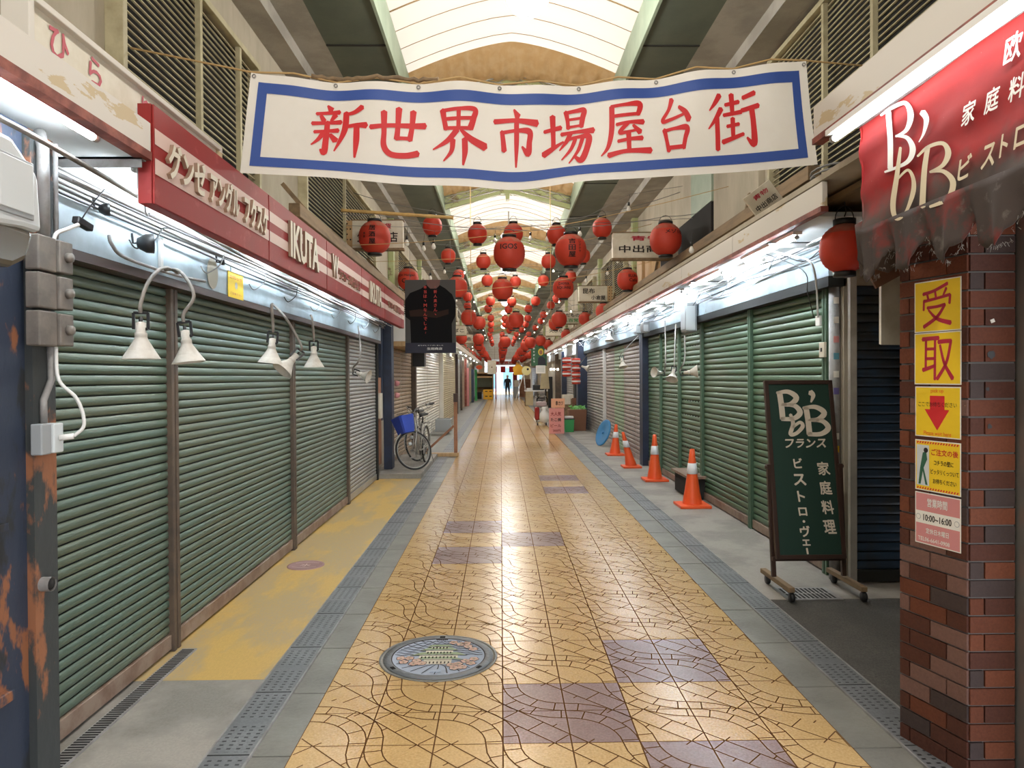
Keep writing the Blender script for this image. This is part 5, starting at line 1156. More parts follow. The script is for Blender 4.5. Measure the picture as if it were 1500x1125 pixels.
MB().lathe([(0, .03), (.03, .03), (.035, .01)], Vector((2.34, 16.2, .31)), ax, 16).build('hub', [m_bluep], t)

# ---------------------------------------------------------------- manhole covers
t = thing('manhole_cover', 'round colour-enamelled manhole cover with a green castle and pink blossoms', 'manhole cover', (-.365, 4.05, 0)); C0 = Vector((-.365, 4.05, 0))
m = MB(); m.lathe([(.335, .0012), (.335, .004), (.318, .0045), (.318, .0012)], C0, n=64); m.add([(C0.x + .335 * math.cos(a * PI / 32), C0.y + .335 * math.sin(a * PI / 32), .0015) for a in range(64)], [tuple(range(64))]); m.build('surround_ring', [m_kerb], t)
m = MB(); m.lathe([(.312, .0035), (.310, .008), (.268, .008), (.262, .006), (0, .006)], C0, n=64, mis=[0, 0, 1, 2]); m.build('cover_plate', [m_iron, m_ink, m_wave], t)
def mp(x, y, z=.0075): return (C0.x + x * .262, C0.y + y * .262, z)
m = MB(); rnd = random.Random(11)
for k in range(9):      # water and clouds
    y = .95 - k * .11; xs = math.sqrt(max(0, .92 - y * y)); n_ = 40
    m.strokes([[(-xs + 2 * xs * q / n_, y + .03 * math.sin(q * .9 + k), .028) for q in range(n_ + 1)]], 1, lambda x, y: mp(x, y), n=1)
for k in range(9):
    a = -2.7 + k * .28; m.strokes([[(.95 * math.cos(a), .95 * math.sin(a), .02), (.5 * math.cos(a + .1), .5 * math.sin(a + .1) - .1, .02), (.02, -.42, .012)]], 1, lambda x, y: mp(x, y, .0077))
m.build('dark_lines', [m_wave, m_ink], t)
m = MB()
def roof(y, w_, h_, mi=0): m.add([mp(-w_, y, .0082), mp(-w_ * .62, y + h_, .0082), mp(w_ * .62, y + h_, .0082), mp(w_, y, .0082), mp(w_ * .5, y + h_ * .3, .0082), mp(-w_ * .5, y + h_ * .3, .0082)], [(0, 5, 4, 3, 2, 1)], mi)
def wallr(y, w_, h_): m.add([mp(-w_, y, .008), mp(w_, y, .008), mp(w_, y + h_, .008), mp(-w_, y + h_, .008)], [(0, 1, 2, 3)], 1)
wallr(-.45, .30, .3); wallr(-.15, .42, .2); wallr(.12, .30, .2); wallr(.40, .2, .12)
roof(-.22, .55, .16); roof(.02, .62, .18); roof(.30, .42, .16); roof(.50, .30, .14)
for y, w_, n_ in ((-.38, .24, 7), (-.1, .36, 10), (.16, .25, 8), (.43, .15, 5)):
    for k in range(n_): x = -w_ + 2 * w_ * k / (n_ - 1); m.add([mp(x - .014, y - .04, .0086), mp(x + .014, y - .04, .0086), mp(x + .014, y + .06, .0086), mp(x - .014, y + .06, .0086)], [(0, 1, 2, 3)], 2)
for y, w_ in ((-.22, .55), (.02, .62), (.30, .42), (.50, .30), (.64, .19)): m.strokes([[(-w_, y, .022), (w_, y, .022)]], 2, lambda x, y: mp(x, y, .0086))
m.build('castle_relief', [m_castle, m_signw, m_ink], t)
m = MB()
for cx, cy in ((-.62, -.12), (-.45, -.25), (-.72, -.32), (-.5, -.42), (-.33, -.40), (-.80, -.12), (.45, -.45), (.60, -.30), (.72, -.42), (.55, -.62), (.38, -.66), (.78, -.2), (.3, -.5), (.62, .52), (.45, .66), (.74, .36), (.28, .76), (.58, .7)):
    m = MB()
    for k in range(5):
        a = k * 2 * PI / 5 + cx * 3; m.disc(mp(cx + .055 * math.cos(a), cy + .055 * math.sin(a), .0084), X3, Y3, .0155, 1, 10); m.disc(mp(cx + .055 * math.cos(a), cy + .055 * math.sin(a), .0088), X3, Y3, .0125, 0, 10)
    m.disc(mp(cx, cy, .0092), X3, Y3, .005, 2, 8); m.build('blossom', [m_pink, m_ink, m_castle], t)
m = MB(); m.bx(C0.x - .03, C0.x + .03, C0.y - .225, C0.y - .19, .008, .0092); m.build('number_plate', [m_wave], t)
m = MB()
for a in (90, 215, 325): c = C0 + Vector((math.cos(R(a)), math.sin(R(a)), 0)) * .288; m.obx((c.x, c.y, .0085), (math.cos(R(a)), math.sin(R(a)), 0), (-math.sin(R(a)), math.cos(R(a)), 0), Z3, .02, .032, .003)
m.build('key_hole', [m_black], t)
c = gnd(448, 829); t = thing('valve_cover', 'small pinkish round valve cover set in the yellow painted concrete', 'manhole cover', (c.x, c.y, .004))
MB().lathe([(.155, .004), (.153, .009), (.135, .009), (.13, .007), (0, .007)], (c.x, c.y, 0), n=40).build('cover_plate', [mat('faded_maroon', (.30, .17, .16), .6)], t)
m = MB(); m.text('水', (c.x, c.y, .0085), X3, Y3, h=.09); m.strokes([[(-.1, .06, .008), (0, .085, .008), (.1, .06, .008)], [(-.1, -.06, .008), (0, -.085, .008), (.1, -.06, .008)]], 0, lambda x, y: (c.x + x, c.y + y, .0085)); m.build('raised_marks', [m_pinkwht], t)

# ---------------------------------------------------------------- bicycles
def bicycle(label, rear, heading, steer, bag=True, z0=.085):
    t = thing('bicycle', label, 'bicycle', (rear[0], rear[1], z0), 'bicycles by the navy post')
    hx, hy = math.cos(heading), math.sin(heading); rw = .325; wb = 1.02
    def G(x, y, z): return (rear[0] + x * hx - y * hy, rear[1] + x * hy + y * hx, z0 + z)
    hd = Vector((wb - .13, 0, .72)); ft = Vector((wb, 0, rw)); ax = (hd - ft).normalized()
    def Q(x, y, z):
        p = Matrix.Rotation(steer, 3, ax) @ (Vector((x, y, z)) - ft) + ft; return G(*p)
    def wheel(nm, c, T, sub):
        m = MB(); n = 48; P = [T(c + (rw - .016) * math.cos(2 * PI * k / n), 0, rw + (rw - .016) * math.sin(2 * PI * k / n)) for k in range(n + 1)]; m.tube(P, .016, 0, 8, cap=False); w_ = m.build(nm, [m_tyre], t)
        m = MB(); P = [T(c + (rw - .034) * math.cos(2 * PI * k / n), 0, rw + (rw - .034) * math.sin(2 * PI * k / n)) for k in range(n + 1)]; m.tube(P, .008, 0, 6, cap=False); m.build('rim', [m_steel], w_)
        m = MB()
        for k in range(28): a = 2 * PI * k / 28; m.tube([T(c, .02 * (-1) ** k, rw), T(c + (rw - .035) * math.cos(a), 0, rw + (rw - .035) * math.sin(a))], .0012, 0, 4)
        m.tube([T(c, -.04, rw), T(c, .04, rw)], .018, 0, 10); m.build('spokes', [m_steel], w_)
    wheel('rear_wheel', 0, G, 1); wheel('front_wheel', wb, Q, 1)
    bb = (.44, 0, .27); se = (.28, 0, .72)
    m = MB(); m.tube([G(hd.x - .02, 0, hd.z + .03), G(.60, 0, .38), G(*bb)], .018); m.tube([G(hd.x, 0, hd.z - .08), G(.62, 0, .30), G(*bb)], .016); m.tube([G(*bb), G(*se)], .015)
    for s_ in (-.045, .045): m.tube([G(bb[0], s_ * .4, bb[2]), G(0, s_, rw)], .009); m.tube([G(se[0], s_ * .3, se[2] - .12), G(0, s_, rw)], .008)
    m.build('frame', [m_steel], t)
    m = MB(); m.tube([Q(hd.x - .02, 0, hd.z + .14), Q(hd.x + .02, 0, hd.z - .1)], .017)
    for s_ in (-.045, .045): m.tube([Q(hd.x + .02, s_, hd.z - .1), Q(wb, s_, rw)], .010)
    m.build('fork', [m_steel], t)
    m = MB(); m.tube(crom([Q(hd.x - .25, -.26, hd.z + .27), Q(hd.x - .12, -.24, hd.z + .28), Q(hd.x + .0, -.12, hd.z + .24), Q(hd.x - .03, 0, hd.z + .14), Q(hd.x, .12, hd.z + .24), Q(hd.x - .12, .24, hd.z + .28), Q(hd.x - .25, .26, hd.z + .27)], 5), .011, 0, 8); hb = m.build('handlebar', [m_steel], t)
    for s_ in (-1, 1): MB().tube([Q(hd.x - .14, .245 * s_, hd.z + .282), Q(hd.x - .27, .262 * s_, hd.z + .272)], .016).build('grip', [m_tyre], hb)
    m = MB()
    for s_ in (-1, 1): m.tube([Q(hd.x - .08, .2 * s_, hd.z + .25), Q(hd.x - .1, .24 * s_, hd.z + .20), Q(hd.x - .2, .27 * s_, hd.z + .21)], .005, 0, 6)
    m.build('brake_lever', [m_steel], hb)
    m = MB(); m.tube([G(*se), G(.25, 0, .83)], .012); n = 12; vs = []
    for k, (x, w_, z) in enumerate(((.42, .02, .855), (.36, .03, .865), (.28, .05, .865), (.20, .085, .87), (.14, .085, .875), (.11, .05, .87))):
        for q in range(n): a = 2 * PI * q / n; vs.append(G(x, w_ * math.cos(a), z + .025 * math.sin(a)))
    m.add(vs, [(k * n + q, k * n + (q + 1) % n, (k + 1) * n + (q + 1) % n, (k + 1) * n + q) for k in range(5) for q in range(n)] + [tuple(range(n))[::-1], tuple(5 * n + q for q in range(n))], 0, True); m.build('saddle', [m_tyre], t)
    m = MB()
    for c, T in ((0, G), (wb, Q)):
        P = [T(c + (rw + .018) * math.cos(a), 0, rw + (rw + .018) * math.sin(a)) for a in [R(d) for d in (range(20, 190, 10) if c == 0 else range(-10, 130, 10))]]; MB().tube(P, .012, 0, 6).build('mudguard', [m_steel], t)
    m = MB()
    for y in (-.07, .07): m.tube([G(-.28, y, rw + .38), G(.2, y, rw + .38)], .006); m.tube([G(-.25, y, rw + .38), G(0, y, rw)], .005)
    for k in range(4): m.tube([G(-.26 + k * .13, -.07, rw + .38), G(-.26 + k * .13, .07, rw + .38)], .005)
    m.build('rear_rack', [m_steel], t)
    m = MB(); m.lathe([(0, 0), (.09, 0), (.09, .006), (0, .006)], G(bb[0], -.05, bb[2]), (-hy, hx, 0), 24); m.tube([G(bb[0], -.06, bb[2]), G(bb[0] + .12, -.06, bb[2] - .12)], .009); m.tube([G(bb[0], .06, bb[2]), G(bb[0] - .12, .06, bb[2] + .12)], .009); m.bar(G(bb[0] + .12, -.06, bb[2] - .12), G(bb[0] + .12, -.15, bb[2] - .12), .05, .02); m.bar(G(bb[0] - .12, .06, bb[2] + .12), G(bb[0] - .12, .15, bb[2] + .12), .05, .02); m.build('crank', [m_steel], t)
    m = MB(); m.tube([G(.02, .06, rw - .02), G(-.12, .12, .0)], .007); m.tube([G(.02, -.06, rw - .02), G(-.12, -.12, .0)], .007); m.tube([G(-.12, .12, .005), G(-.12, -.12, .005)], .007); m.build('kickstand', [m_steel], t)
    m = MB(); 
    def ring(z, sx, sy, cx): return [Q(cx + sx * a, sy * b, z) for a, b in ((-1, -.8), (-.8, -1), (.8, -1), (1, -.8), (1, .8), (.8, 1), (-.8, 1), (-1, .8))]
    rs = [ring(hd.z - .10, .10, .13, hd.x + .19), ring(hd.z + .0, .115, .15, hd.x + .19), ring(hd.z + .18, .135, .185, hd.x + .20)]
    if bag:
        m.add([p for r_ in rs for p in r_], [(k * 8 + q, k * 8 + (q + 1) % 8, (k + 1) * 8 + (q + 1) % 8, (k + 1) * 8 + q) for k in range(2) for q in range(8)] + [tuple(range(8))[::-1], tuple(16 + q for q in range(8))]); m.build('basket_cover', [m_bluecl], t)
    else:
        for r_ in rs: m.tube(r_ + [r_[0]], .004, 0, 5)
        for q in range(8): m.tube([r_[q] for r_ in rs], .003, 0, 4); m.tube([rs[0][q], rs[0][(q + 4) % 8]], .003, 0, 4)
        m.build('wire_basket', [m_steeld], t)
    m = MB(); m.lathe([(0, 0), (.03, .0), (.03, .04), (0, .05)], Q(wb - .02, -.07, rw + .12), Vector(Q(1, 0, 0)) - Vector(Q(0, 0, 0)), 12); m.build('headlamp', [m_lgrey], t)
    return t
bicycle('silver city bicycle with a dark blue cover over its front basket, front wheel turned', (-1.34, 12.64), math.atan2(-1.0, -.09), R(-52))
bicycle('second city bicycle half hidden behind the one with the blue basket', (-1.56, 13.85), math.atan2(-1.0, .02), R(-30), bag=False)

# ---------------------------------------------------------------- left side things past the red sign
t = thing('navy_post', 'navy blue steel post with red knobs beside the bicycles', 'post', (-1.9, 11.9, .085))
MB().bx(-1.94, -1.80, 11.75, 12.0, .085, 2.75).build('post', [m_navy], t, bev=.006); MB().bx(-1.99, -1.94, 11.6, 11.75, .9, 2.75).build('upper_board', [m_navy], t)
m = MB(); 
for z in (1.50, 1.30): m.lathe([(0, 0), (.045, 0), (.05, .03), (.03, .07), (0, .08)], (-1.78, 12.0, z), (1, 0, 0), 14)
m.build('red_knob', [m_pinkp], t)
m = MB(); m.bx(-1.99, -1.95, 11.2, 11.6, .2, 1.6); tag(m.build('door_panel', [m_woodr]), 'reddish brown door edge between the silver shutter and the navy post', 'door')
m = MB(); m.bx(-1.95, -1.91, 11.25, 11.5, .95, 1.35); tag(m.build('notice_plate', [m_signw]), 'cream notice plate on the door edge by the navy post', 'plate')
t = thing('light_box_sign', 'white light box sign with a wooden base above the brown shutters', 'sign', (-1.6, 13.5, 2.1))
MB().bx(-1.95, -1.45, 12.2, 14.6, 2.22, 2.62).build('box', [m_white], t, bev=.01); MB().bx(-1.95, -1.42, 12.2, 14.9, 2.14, 2.22).build('base', [m_woodl], t)
m = MB(); m.bx(-1.8, -1.55, 14.5, 14.8, 1.82, 2.138); tag(m.build('black_box', [m_dark], bev=.01), 'small black box hanging below the white light box sign', 'box')
t = thing('wooden_barrier', 'reddish wooden barrier stand with a tall post and diagonal brace, left of the tiles', 'barrier', (-1.2, 14.4, .006))
MB().bx(-.95, -.88, 14.30, 14.38, .07, 1.26).build('post', [m_woodr], t, bev=.005); MB().bx(-1.60, -.86, 14.26, 14.42, .006, .075).build('base_beam', [m_woodl], t, bev=.005)
m = MB(); m.bar((-1.52, 14.34, .10), (-.95, 14.34, .62), .05, .045); m.build('brace', [m_woodr], t, bev=.004)
m = MB(); m.bx(-.955, -.875, 14.29, 14.39, 1.1, 1.27); m.build('dark_tip', [m_frame], t)
m = MB(); m.bx(-1.85, -1.4, 20.0, 20.5, .07, .42); m.bx(-1.82, -1.43, 20.03, 20.47, .40, .425, 1); tag(m.build('grey_crate', [m_grey, m_dark], bev=.01), 'grey plastic crate beside the beige shutters past the wooden barrier', 'crate')
# far left stall and crates
t = thing('wooden_stall', 'tall open wooden stall with a slanted shelf far down on the left', 'stall', (-1.2, 51, 0))
m = MB()
for x in (-1.75, -.58):
    for y in (51.6, 52.6): m.bar((x, y, 0), (x, y, 2.0), .07, .07)
m.build('frame', [m_wood], t)
MB().bx(-1.85, -.5, 51.5, 52.7, 1.85, 1.93).build('top', [m_woodl], t); MB().bx(-1.78, -.55, 51.6, 51.68, 1.55, 1.65).build('rail', [m_woodl], t); MB().obx((-1.17, 52.0, 1.2), X3, (0, 1, .3), (0, -.3, 1), 1.1, .04, .7).build('slanted_panel', [mat('stall_green', (.12, .13, .09), .7)], t)
MB().bx(-1.78, -1.40, 51.5, 52.4, 0.004, .5).build('dark_box', [m_black], t); MB().bx(-1.80, -.53, 52.55, 52.6, .5, 1.85).build('back_panel', [m_wood], t); MB().bx(-.60, -.54, 51.6, 52.6, .02, 1.85).build('side_panel', [m_woodl], t)
for k, (x, z, l_) in enumerate(((-1.1, .0, 'lower yellow plastic crate in front of the far wooden stall'), (-1.1, .35, 'upper yellow plastic crate in front of the far wooden stall'))):
    t = thing('plastic_crate', l_, 'crate', (x, 50.8, z + .002), 'yellow crates'); MB().bx(x - .15, x + .53, 50.5, 51.1, z + .002, z + .345).build('crate_body', [m_yelc], t, bev=.02)
    m = MB()
    for q in (-.02, .28): m.bx(x + q, x + q + .18, 50.49, 50.5, z + .20, z + .26)
    m.build('hand_hole', [m_black], t)
m = MB(); m.bx(-.40, -.32, 51.8, 52.4, .004, 1.9); tag(m.build('maroon_curtain', [m_magenta]), 'maroon cloth hanging beside the far wooden stall', 'cloth')
for k, (y, m_, l_, x) in enumerate(((39, m_pinkp, 'pink vertical panel far down the left side', -1.75), (44.5, m_navy, 'dark upright panel far down the left side', -1.7), (47.8, m_green, 'dark green upright banner far down the left side', -1.6))):
    tag(MB().bx(x - .15, x, y, y + .5, .006, 2.1).build('upright_panel', [m_]), l_, 'panel')

# ---------------------------------------------------------------- right side goods
t = thing('shopping_cart', 'small shopping cart with a red bag and a white plastic bag, right middle', 'cart', (1.35, 23.4, .0))
m = MB()
for x in (1.18, 1.50):
    for y in (23.2, 23.7): m.tube([(x, y, .08), (x, y, .62)], .012)
m.tube([(1.18, 23.2, .62), (1.50, 23.2, .62), (1.50, 23.7, .62), (1.18, 23.7, .62), (1.18, 23.2, .62)], .012); m.tube([(1.18, 23.7, .62), (1.18, 23.85, .95), (1.5, 23.85, .95), (1.5, 23.7, .62)], .012); m.bx(1.16, 1.52, 23.2, 23.7, .12, .15); m.build('frame', [m_steel], t)
MB().bx(1.12, 1.26, 23.15, 23.7, .18, .60).build('red_bag', [m_redsign], t, bev=.04)
for x in (1.2, 1.48): MB().lathe([(0, -.015), (.05, -.015), (.05, .015), (0, .015)], (x, 23.22, .052), X3, 12).build('wheel', [m_dark], t)
m = MB(); m.lathe([(.03, .0), (.14, .03), (.17, .15), (.15, .3), (.07, .42), (.10, .5), (.06, .52)], (1.42, 23.05, .1), n=14, sy=.6); tag(m.build('plastic_bag', [m_white]), 'white plastic bag hanging on the small shopping cart', 'bag')
m = MB(); m.obx((1.34, 23.45, .70), X3, Y3, Z3, .34, .45, .14); tag(m.build('cardboard_tray', [mat('faded_mauve', (.45, .35, .35), .7)], bev=.03), 'mauve bundle on top of the small shopping cart', 'bundle')
def standee(x0, x1, y, z0, z1, base, label, lines, tilt=.06):
    t = thing('sandwich_board', label, 'sign', ((x0 + x1) / 2, y, z0)); m = MB(); c = ((x0 + x1) / 2, y, (z0 + z1) / 2)
    m.obx(c, X3, (0, 1, tilt * 2), (0, -tilt * 2, 1), x1 - x0, .03, z1 - z0); m.build('board', [base], t)
    m = MB(); w_ = x1 - x0; h_ = z1 - z0
    for s_, cx, cz, ww, hh, mi in lines: m.text(s_, (x0 + w_ * cx, y - .022 - (cz - .5) * -h_ * tilt * 2 * -1, z0 + h_ * cz), X3, (0, -tilt * -2, 1), w=w_ * ww, h=h_ * hh, mi=mi, bold=.02)
    m.build('lettering', [m_ink, m_redsign, m_white], t); return t
standee(1.34, 1.76, 19.75, .008, .72, mat('pink_board', (.75, .30, .27), .6), 'pink handwritten board standing on the tiles at right', [('大人気', .45, .78, .7, .16, 1), ('たこ焼', .45, .55, .7, .14, 0), ('ビール', .45, .32, .7, .12, 1), ('300円', .5, .12, .5, .1, 1)], 0)
standee(1.42, 1.80, 20.0, .72, .98, mat('orange_board', (.80, .42, .25), .6), 'orange handwritten board above the pink board at right', [('串カツ', .6, .5, .55, .5, 0)], 0)
t = thing('sign_easel', 'thin dark easel behind the pink board at right', 'easel', (1.6, 20.1, 0)); m = MB()
for x in (1.44, 1.78): m.bar((x, 20.08, .008), (x, 20.04, .75), .025, .025); m.bar((x, 20.4, .008), (x, 20.06, .72), .025, .025)
m.build('legs', [m_frame], t)
t = thing('green_bin', 'green plastic bin with a dark lid beside the pink board', 'bin', (1.95, 20.3, 0))
m = MB(); m.prism([(-.12, 0), (.12, 0), (.14, .36), (-.14, .36)], (1.96, 20.55, .008), X3, Z3, .28); m.build('bin', [m_green], t, bev=.01); MB().bx(1.81, 2.11, 20.26, 20.56, .37, .40).build('lid', [m_dark], t)
m = MB(); m.bx(1.84, 2.08, 20.3, 20.5, .402, .46); tag(m.build('white_tray', [m_white], bev=.01), 'white tray on top of the green bin', 'tray')
t = thing('planter_crate', 'large brown crate with green leaves next to the navy pillar', 'crate', (2.2, 20.9, 0))
m = MB(); m.prism([(-.23, 0), (.23, 0), (.26, .62), (-.26, .62)], (2.25, 21.3, .008), X3, Z3, .6); m.build('crate', [m_carton], t, bev=.01)
m = MB(); rnd = random.Random(4)
for k in range(60):
    c = Vector((2.25 + rnd.uniform(-.2, .22), 20.95 + rnd.uniform(-.2, .2), .64 + rnd.uniform(0, .08))); d = Vector((rnd.uniform(-1, 1), rnd.uniform(-1, 1), rnd.uniform(.1, .8))).normalized() * .07; s_ = d.orthogonal().normalized() * .02
    m.add([c - d, c + s_, c + d, c - s_], [(0, 1, 2, 3)])
o = m.build('leaves', [mat('fresh_leaf', (.15, .45, .10), .5)], t)
m = MB(); m.bx(1.95, 2.35, 22.4, 22.9, .008, .9); m.bx(1.98, 2.3, 22.42, 22.9, .9, 1.02, 1); m.bx(2.38, 2.62, 22.6, 23.2, .008, 1.5, 2)
tag(m.build('goods_shelf', [m_wood, m_signw, m_black]), 'dark goods shelf behind the brown crate at right', 'shelf')
for k, (x, z, m_, l_) in enumerate(((2.0, .92, m_signw, 'cream carton on the dark goods shelf at right'), (2.25, .92, m_carton, 'small brown carton on the dark goods shelf at right'))):
    tag(MB().bx(x, x + .2, 22.36, 22.39 + .02, z - .2, z).build('carton', [m_]), l_, 'carton')
for j, (x, n_, z0_, l_) in enumerate(((1.92, 3, 1.62, 'left'), (2.19, 4, 1.40, 'right'))):
    for k in range(n_):
        z = z0_ + .06 + (n_ - 1 - k) * .195; t = thing('festival_lantern', 'red and white cylindrical lantern, %s from top of the %s hanging string' % (ORD[k + 1], l_), 'lantern', (x, 20.6, z), 'hanging festival lanterns')
        MB().lathe([(.06, -.085), (.12, -.075), (.13, 0), (.12, .075), (.06, .085)], (x, 20.6, z), n=18).build('paper_body', [m_lant], t); MB().lathe([(.1305, -.022), (.1325, 0), (.1305, .022)], (x, 20.6, z), n=18).build('white_band', [m_white], t)
        MB().lathe([(.0, .085), (.062, .085), (.062, .095), (0, .095)], (x, 20.6, z), n=14).build('cap', [m_dark], t)
    m = MB(); m.tube([(x, 20.6, 1.4), (x, 20.6, 2.66)], .005); tag(m.build('hanging_string', [m_cable]), 'string carrying the %s column of red and white lanterns' % l_, 'string')
for k, (px, py) in enumerate(((807, 541), (811.5, 541), (817, 541))):
    c = at(px, py, 31.0 - k * .2); t = thing('light_bulb', 'lit round bulb in the cluster of three right of the green poster, %s from left' % ORD[k + 1], 'bulb', c, 'three lit bulbs'); MB().lathe([(0, -.05), (.035, -.04), (.05, 0), (.035, .035), (.0, .05)], c, n=12).build('globe', [m_bulbl], t); MB().tube([c + Vector((0, 0, .05)), c + Vector((0, 0, .9))], .006).build('cord', [m_dark], t)
# wheelchair, table, ladder, boxes far right
t = thing('wheelchair', 'dark folded wheelchair parked on the far right', 'wheelchair', (2.1, 37, 0)); m = MB()
for y in (36.7, 37.2):
    P = [(2.15 + .30 * math.cos(a * PI / 12), y, .31 + .30 * math.sin(a * PI / 12)) for a in range(25)]; m.tube(P, .018, 0, 6, cap=False)
    for k in range(10): a = k * PI / 5; m.tube([(2.15, y, .31), (2.15 + .29 * math.cos(a), y, .31 + .29 * math.sin(a))], .004, 0, 4)
m.build('rear_wheel', [m_tyre], t)
m = MB()
for y in (36.95,): m.tube([(2.1, 36.72, .42), (2.1, 37.18, .42)], .012)
for y in (36.72, 37.18): m.tube([(2.45, y, 1.0), (2.35, y, .95), (2.32, y, .4), (1.9, y, .35), (1.85, y, .1)], .014); m.tube([(2.3, y, .7), (1.95, y, .7), (1.92, y, .4)], .014)
m.build('frame', [m_dark], t); MB().bx(1.9, 2.32, 36.75, 37.15, .46, .52).build('seat', [m_dark], t, bev=.01); MB().bx(2.30, 2.34, 36.75, 37.15, .5, .95).build('backrest', [m_dark], t, bev=.01)
t = thing('goods_table', 'wooden table with goods and a hanging cloth, far right', 'table', (1.9, 38.6, 0)); MB().bx(1.3, 2.6, 38.4, 39.4, .80, .86).build('tabletop', [m_white], t); MB().bx(1.35, 1.75, 38.42, 38.5, .05, .8).build('front_cloth', [m_sh_y], t)
for x, y in ((1.35, 38.45), (2.55, 38.45), (1.35, 39.35), (2.55, 39.35)): MB().bar((x, y, 0.006), (x, y, .8), .05, .05).build('leg', [m_wood], t)
tag(MB().bx(1.75, 2.35, 38.45, 39.0, .865, 1.15).build('black_case', [m_dark], bev=.02), 'black case lying on the far goods table', 'case'); tag(MB().bx(1.4, 1.7, 38.45, 38.8, .865, .98).build('white_box', [m_white], bev=.01), 'white box on the left end of the far goods table', 'box')
tag(MB().bx(2.42, 2.65, 36.2, 36.5, .006, 1.6).build('speaker_box', [m_dark], bev=.02), 'tall dark box behind the wheelchair far right', 'box')
m = MB(); m.prism([(-.22, 0), (.25, 0), (.15, 1.3), (-.1, 1.3)], (2.15, 34.9, 1.0), X3, Z3, .05); tag(m.build('hanging_cloth', [m_sh_y]), 'beige cloth curtain hanging below the white paper notice far right', 'cloth')
t = thing('step_ladder', 'white A-shaped step ladder far down on the right', 'ladder', (1.6, 48, 0)); m = MB()
for s_ in (-1, 1): m.bar((1.55 + s_ * .35 - .2, 48, .002), (1.55 + s_ * .02, 48.1, 1.75), .06, .05)
m.build('side_rail', [m_white], t); m = MB()
for k in range(6): m.bar((1.10 + k * .06 + .1, 48.02, .25 + k * .26), (1.78 - k * .05, 48.02, .25 + k * .26), .04, .03)
m.build('rungs', [m_woodr], t)
tag(MB().bx(.95, 1.35, 54, 54.6, .002, .85).build('dark_bin', [m_grey], bev=.04), 'dark grey bin far down on the right near the street end', 'bin'); tag(MB().bx(1.0, 1.4, 54.1, 54.5, .856, 1.35).build('cardboard_box', [m_signw], bev=.01), 'pale box on top of the far dark grey bin', 'box')
tag(MB().bx(1.0, 1.35, 58, 58.4, 0.002, 1.9).build('red_banner_stand', [m_redsign]), 'tall red standing banner beside the far street opening', 'banner'); tag(MB().bx(1.5, 2.4, 57, 57.5, .006, 1.4).build('wooden_counter', [m_woodr]), 'dark wooden counter behind the far dark grey bin', 'counter')
t = thing('figure_sign', 'pale yellow figure-shaped sign hanging far right above the ladder', 'sign', (1.5, 50, 2.2)); c = at(759, 541, 50); m = MB(); m.disc(c + Vector((0, 0, .42)), X3, Z3, .13, 0, 16); m.prism([(-.3, -.4), (.3, -.4), (.38, .1), (.16, .32), (-.16, .32), (-.38, .1)], c, X3, Z3, .03); m.build('board', [m_yelc], t); MB().tube([(c.x, c.y, c.z + .3), (c.x, c.y, 5.6)], .01).build('cord', [m_dark], t); m = MB(); m.disc(c + Vector((0, -.04, .48)), X3, Z3, .1, 0, 14); m.build('dark_hair', [m_carton], t)
m = MB(); c = at(771, 543, 49); m.disc(c, X3, Z3, .32, 0, 20); m.disc(c + Vector((.1, -.01, .1)), X3, Z3, .08, 1, 12); tag(m.build('round_sign', [mat('pale_yellow', (.85, .75, .35), .5), m_dark], solid=.03), 'round pale yellow sign beside the figure-shaped sign far right', 'sign')
m = MB(); c = at(702, 538, 47); m.disc(c, X3, Z3, .22, 0, 16, .14); tag(m.build('orange_sign', [m_orange], solid=.03), 'small orange oval sign over the far wooden stall', 'sign')

